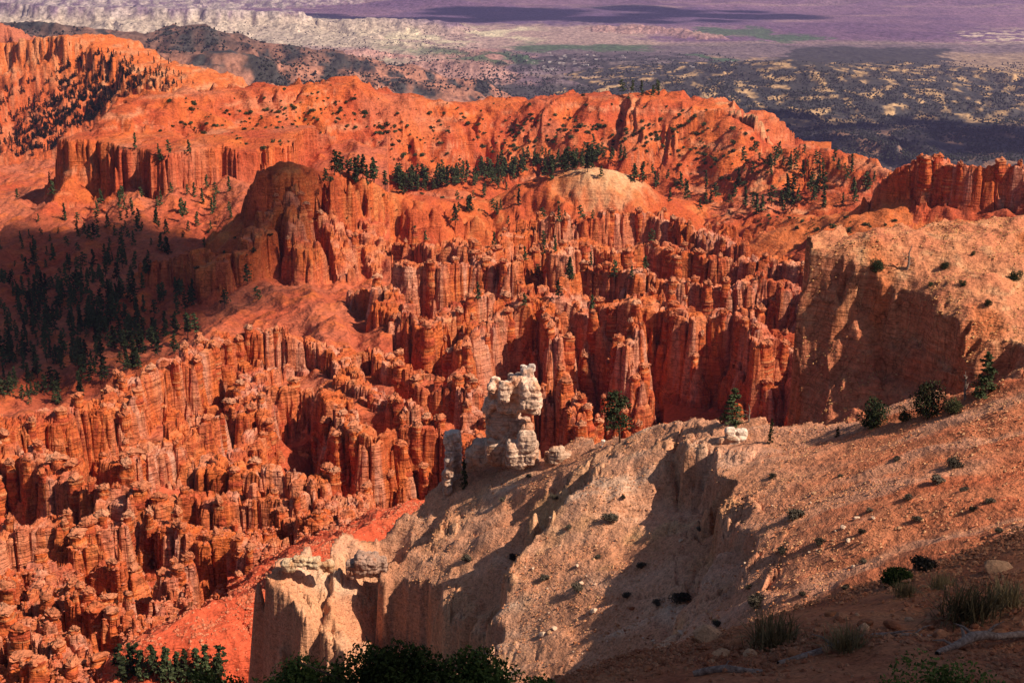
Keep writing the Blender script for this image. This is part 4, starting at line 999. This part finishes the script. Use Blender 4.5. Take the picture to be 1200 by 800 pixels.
# stones
def stone(seed, base):
    r_ = np.random.default_rng(seed); bm = bmesh.new(); bmesh.ops.create_icosphere(bm, subdivisions=2, radius=1)
    co = np.array([v.co[:] for v in bm.verts]); fs = np.array([[v.index for v in f.verts] for f in bm.faces]); bm.free()
    for k in range(7):
        nrm = r_.normal(size=3); nrm /= np.linalg.norm(nrm); d = co@nrm; lim = r_.uniform(.45, .8); co = co - nrm[None]*np.maximum(0, d-lim)[:,None]
    co *= [1, r_.uniform(.6, .9), r_.uniform(.4, .7)]
    return mk('stone', co, fs, M_STONE, attr={'rock': np.broadcast_to(np.array(base, np.float32), co.shape)})
ST = [stone(600+k, [(.34,.13,.06),(.5,.27,.15),(.40,.17,.09),(.28,.10,.05),(.62,.42,.3)][k%5]) for k in range(10)]
kk = 0
def stones(n, line, su, sv, a, b_, label, group, rmin=8, cols=None):
    global kk
    r_ = np.random.default_rng(650+kk+n); line = np.array(line, float)
    for k in range(n):
        s_ = r_.uniform(0, len(line)-1); u = np.interp(s_, range(len(line)), line[:,0])+r_.normal(0, su); v = np.interp(s_, range(len(line)), line[:,1])+r_.normal(0, sv)
        h_ = hit(u, v, rmin)
        if h_ is None: continue
        p_ = h_[0]; sc = r_.uniform(0, 1)**2*(b_-a)+a; ix = cols[k % len(cols)] if cols else int(r_.integers(10))
        tag(place(ST[ix], p_+[0,0,sc*.15], (sc, sc, sc), r_.uniform(0, 6.28), (r_.uniform(-.3,.3), r_.uniform(-.3,.3))), label, 'stone', group)
        kk += 1
stones(110, [(720,785),(850,755),(950,740),(1050,735),(1180,735)], 50, 16, .06, .22, 'loose reddish stone in the shade around the fallen logs', 'stones around the fallen logs', 8, (0,2,3,0,3,2,1))
stones(40, [(640,745),(690,735),(740,750),(800,740)], 26, 12, .12, .4, 'broken stone on the slope above the dark bottom shrubs', 'stones above the bottom shrubs', 25)
stones(34, [(600,640),(700,640),(650,700),(960,620),(1000,600),(1000,650)], 45, 22, .12, .38, 'pale loose stone lying on the sunlit pale slope', 'stones on the pale slope', 40, (4,1,4))
for (u, v, rp, lb, ix) in [(697,717,8,'flat pale boulder lying alone low on the pale slope',4),(637,745,8,'whitish angular boulder above the dark shrubs, lower left one',4),(652,737,7,'whitish angular boulder above the dark shrubs, upper right one',9),(1172,668,26,'big brown rock outcrop on the shaded slope at the right edge',1),(1000,664,5,'small bright boulder pair on the reddish slope',4)]:
    p_ = on(u, v, 20); k_ = p_[1]/(F*.95); tag(place(ST[ix], p_, (rp*k_, rp*k_, rp*k_*.9), .6, (.2, .3)), lb, 'boulder')
# gravel: countless small stones
bco = np.array([v.co[:] for v in ST[0].data.vertices]); bf = np.array([list(p_.vertices) for p_ in ST[0].data.polygons])
ico = np.array([[1,0,0],[-1,0,0],[0,.8,0],[0,-.8,0],[0,0,.6],[0,0,-.6]]); icf = np.array([[0,2,4],[2,1,4],[1,3,4],[3,0,4],[2,0,5],[1,2,5],[3,1,5],[0,3,5]])
def gravel(name, idn, n, a, b_, rng_r, col1, col2, mat):
    r_ = np.random.default_rng(700+idn); gi, gj = np.nonzero(INV & (ID == idn) & (RR[:,None] > rng_r[0]) & (RR[:,None] < rng_r[1]))
    cl = fbm(X[gi,gj]/6, Yg[gi,gj]/6, 3, 705); wgt = RR[gi]*np.clip(.35+cl, .05, 2); wgt = wgt/wgt.sum(); s_ = r_.choice(len(gi), n, p=wgt)
    p_ = np.stack([X[gi[s_],gj[s_]], Yg[gi[s_],gj[s_]], Z[gi[s_],gj[s_]]], -1)+np.c_[r_.normal(0, .1, (n, 2)), np.zeros(n)]
    sc = a+(b_-a)*r_.uniform(0, 1, n)**3; an = r_.uniform(0, 6.28, n); co = ico[None]*sc[:,None,None]*r_.uniform(.6, 1.3, (n, 6, 1))
    x_ = co[...,0]*np.cos(an)[:,None]-co[...,1]*np.sin(an)[:,None]; y_ = co[...,0]*np.sin(an)[:,None]+co[...,1]*np.cos(an)[:,None]
    co = np.stack([x_, y_, co[...,2]], -1)+p_[:,None]; cc_ = mixc(np.broadcast_to(col1, (n,3)), col2, r_.uniform(0, 1, n))
    tag(mk(name, co.reshape(-1, 3), (icf[None]+np.arange(n)[:,None,None]*6).reshape(-1, 3), mat, attr={'rock': np.repeat(cc_, 6, 0)}), kind='stuff')
gravel('gravel', 7, 20000, .03, .17, (50, 200), c(.60,.34,.18), c(.50,.17,.08), M_STONE)
gravel('gravel', 8, 16000, .012, .09, (8, 90), c(.30,.10,.05), c(.42,.2,.11), M_STONE)
gravel('rubble', 6, 3500, .05, .3, (150, 300), c(.62,.34,.15), c(.5,.22,.09), M_STONE)

gravel('talus_rubble', 5, 9000, .08, .55, (170, 330), c(.55,.20,.11), c(.45,.09,.04), M_STONE)

# ---- the plain: woodland and a village
def woodland(name, n, u0, u1, v0, v1, dens, seed, size):
    r_ = np.random.default_rng(seed); pts = []
    us, vs = r_.uniform(u0, u1, n), v0+(v1-v0)*r_.uniform(0, 1, n)**.8
    for u, v in zip(us, vs): pts.append(hitfar(u, v))
    p_ = np.array(pts); p_ += np.c_[r_.normal(0, 12, (n, 2)), np.zeros(n)]
    f_ = fbm(p_[:,0]/150, p_[:,1]/260, 3, 733); p_ = p_[(f_ > dens+r_.uniform(-.2,.2,n))]; n = len(p_); sc = r_.uniform(.5, 1.2, n)*size
    co = ico[None]*sc[:,None,None]*r_.uniform(.6, 1.3, (n, 6, 1))*np.array([1,1,1.5]); co = co+p_[:,None]+np.array([0,0,1])*sc[:,None,None]*.5
    tag(mk(name, co.reshape(-1, 3), (icf[None]+np.arange(n)[:,None,None]*6).reshape(-1, 3), M_FARTREE), kind='stuff')
woodland('juniper_woodland', 12000, 820, 1230, 72, 190, -.25, 801, 4.2)
woodland('juniper_woodland', 4000, 560, 860, 62, 125, -.1, 802, 4.5)
woodland('juniper_woodland', 5000, -20, 560, 28, 110, -.1, 803, 4.0)
M_WALL = newmat('white_walls')[0]; M_WALL.node_tree.nodes['Principled BSDF'].inputs['Base Color'].default_value = (.5,.46,.42,1)
M_ROOF = newmat('metal_roof')[0]; M_ROOF.node_tree.nodes['Principled BSDF'].inputs['Base Color'].default_value = (.3,.25,.25,1)
hw, hd, hh_ = 9, 6, 3.4
hb = mk('house', np.array([(x_,y_,z_) for z_ in (-1,hh_) for x_ in (-hw,hw) for y_ in (-hd,hd)]), np.array([(0,1,3,2),(4,6,7,5),(0,4,5,1),(2,3,7,6),(0,2,6,4),(1,5,7,3)]), M_WALL)
ro = mk('roof', np.array([(-hw-.6,-hd-.6,hh_+.02),(hw+.6,-hd-.6,hh_+.02),(hw+.6,hd+.6,hh_+.02),(-hw-.6,hd+.6,hh_+.02),(-hw-.6,0,hh_+3),(hw+.6,0,hh_+3)]), [np.array([(0,1,5,4),(2,3,4,5),(0,3,2,1)]), np.array([(0,4,3),(1,2,5)])], M_ROOF, parent=hb)
rh = np.random.default_rng(820)
for k in range(46):
    u, v = rh.uniform(612, 705), rh.uniform(64, 84)
    if k > 34: u, v = rh.uniform(720, 860), rh.uniform(60, 88)
    p_ = hitfar(u, v); s_ = rh.uniform(.45, .9)
    tag(place(hb, p_, (s_, s_, s_), rh.uniform(-.5, .5)), 'tiny pale house of the far valley village among dark trees' if k <= 34 else 'tiny pale farm building on the far plain right of the village', 'house', 'village houses' if k <= 34 else 'farm buildings')

# ---- clouds: unseen above the frame, placed and shaped to shade canyon and plain
m, nt, b = newmat('cloud_white', 1, 0); b.inputs['Base Color'].default_value = (.8,.8,.8,1); M_CLOUD = m
def shade_cloud(center, rx, ry, alt, n, seed, lb):
    """lumps round the point from which the sun's ray reaches the given ground point"""
    r_ = np.random.default_rng(seed); o = np.array(center, float); k = (alt-o[2])/sd[2]; o = o+sd*k
    bm = bmesh.new()
    for i in range(n):
        a = r_.uniform(0, 6.28); q = math.sqrt(r_.uniform(0, 1)); s_ = r_.uniform(.16, .34)*min(rx, ry)
        r = bmesh.ops.create_icosphere(bm, subdivisions=3, radius=1)
        cx, cy, cz = math.cos(a)*q*rx, math.sin(a)*q*ry, r_.uniform(0, .25)*min(rx, ry)
        for v in r['verts']:
            d = 1+.35*mno.fractal(v.co*1.3+Vector((i*3.1, 0, 0)), 1., 2., 4); v.co = (cx+v.co.x*s_*d, cy+v.co.y*s_*d, cz+max(v.co.z, -.3)*s_*d*.6)
    me = bpy.data.meshes.new('shade_cloud'); bm.to_mesh(me); bm.free(); me.materials.append(M_CLOUD)
    ob = bpy.data.objects.new('shade_cloud', me); COL.objects.link(ob); ob.location = o
    return tag(ob, lb, 'shade_cloud')
shade_cloud(P(-50,385,690), 130, 165, 3200, 60, 901, 'unseen white cumulus placed to shade the left valley forest')
shade_cloud(P(1150,760,22), 42, 34, 1100, 26, 902, 'small unseen cumulus added to darken the near slope')
shade_cloud(P(1010,155,4000), 700, 420, 5200, 24, 903, 'broad unseen cumulus placed to shade the wooded plain')
shade_cloud(P(680,20,10500), 1800, 900, 8500, 40, 904, 'long unseen cumulus placed to shade the far purple flats')
print('done', time.time()-T0)
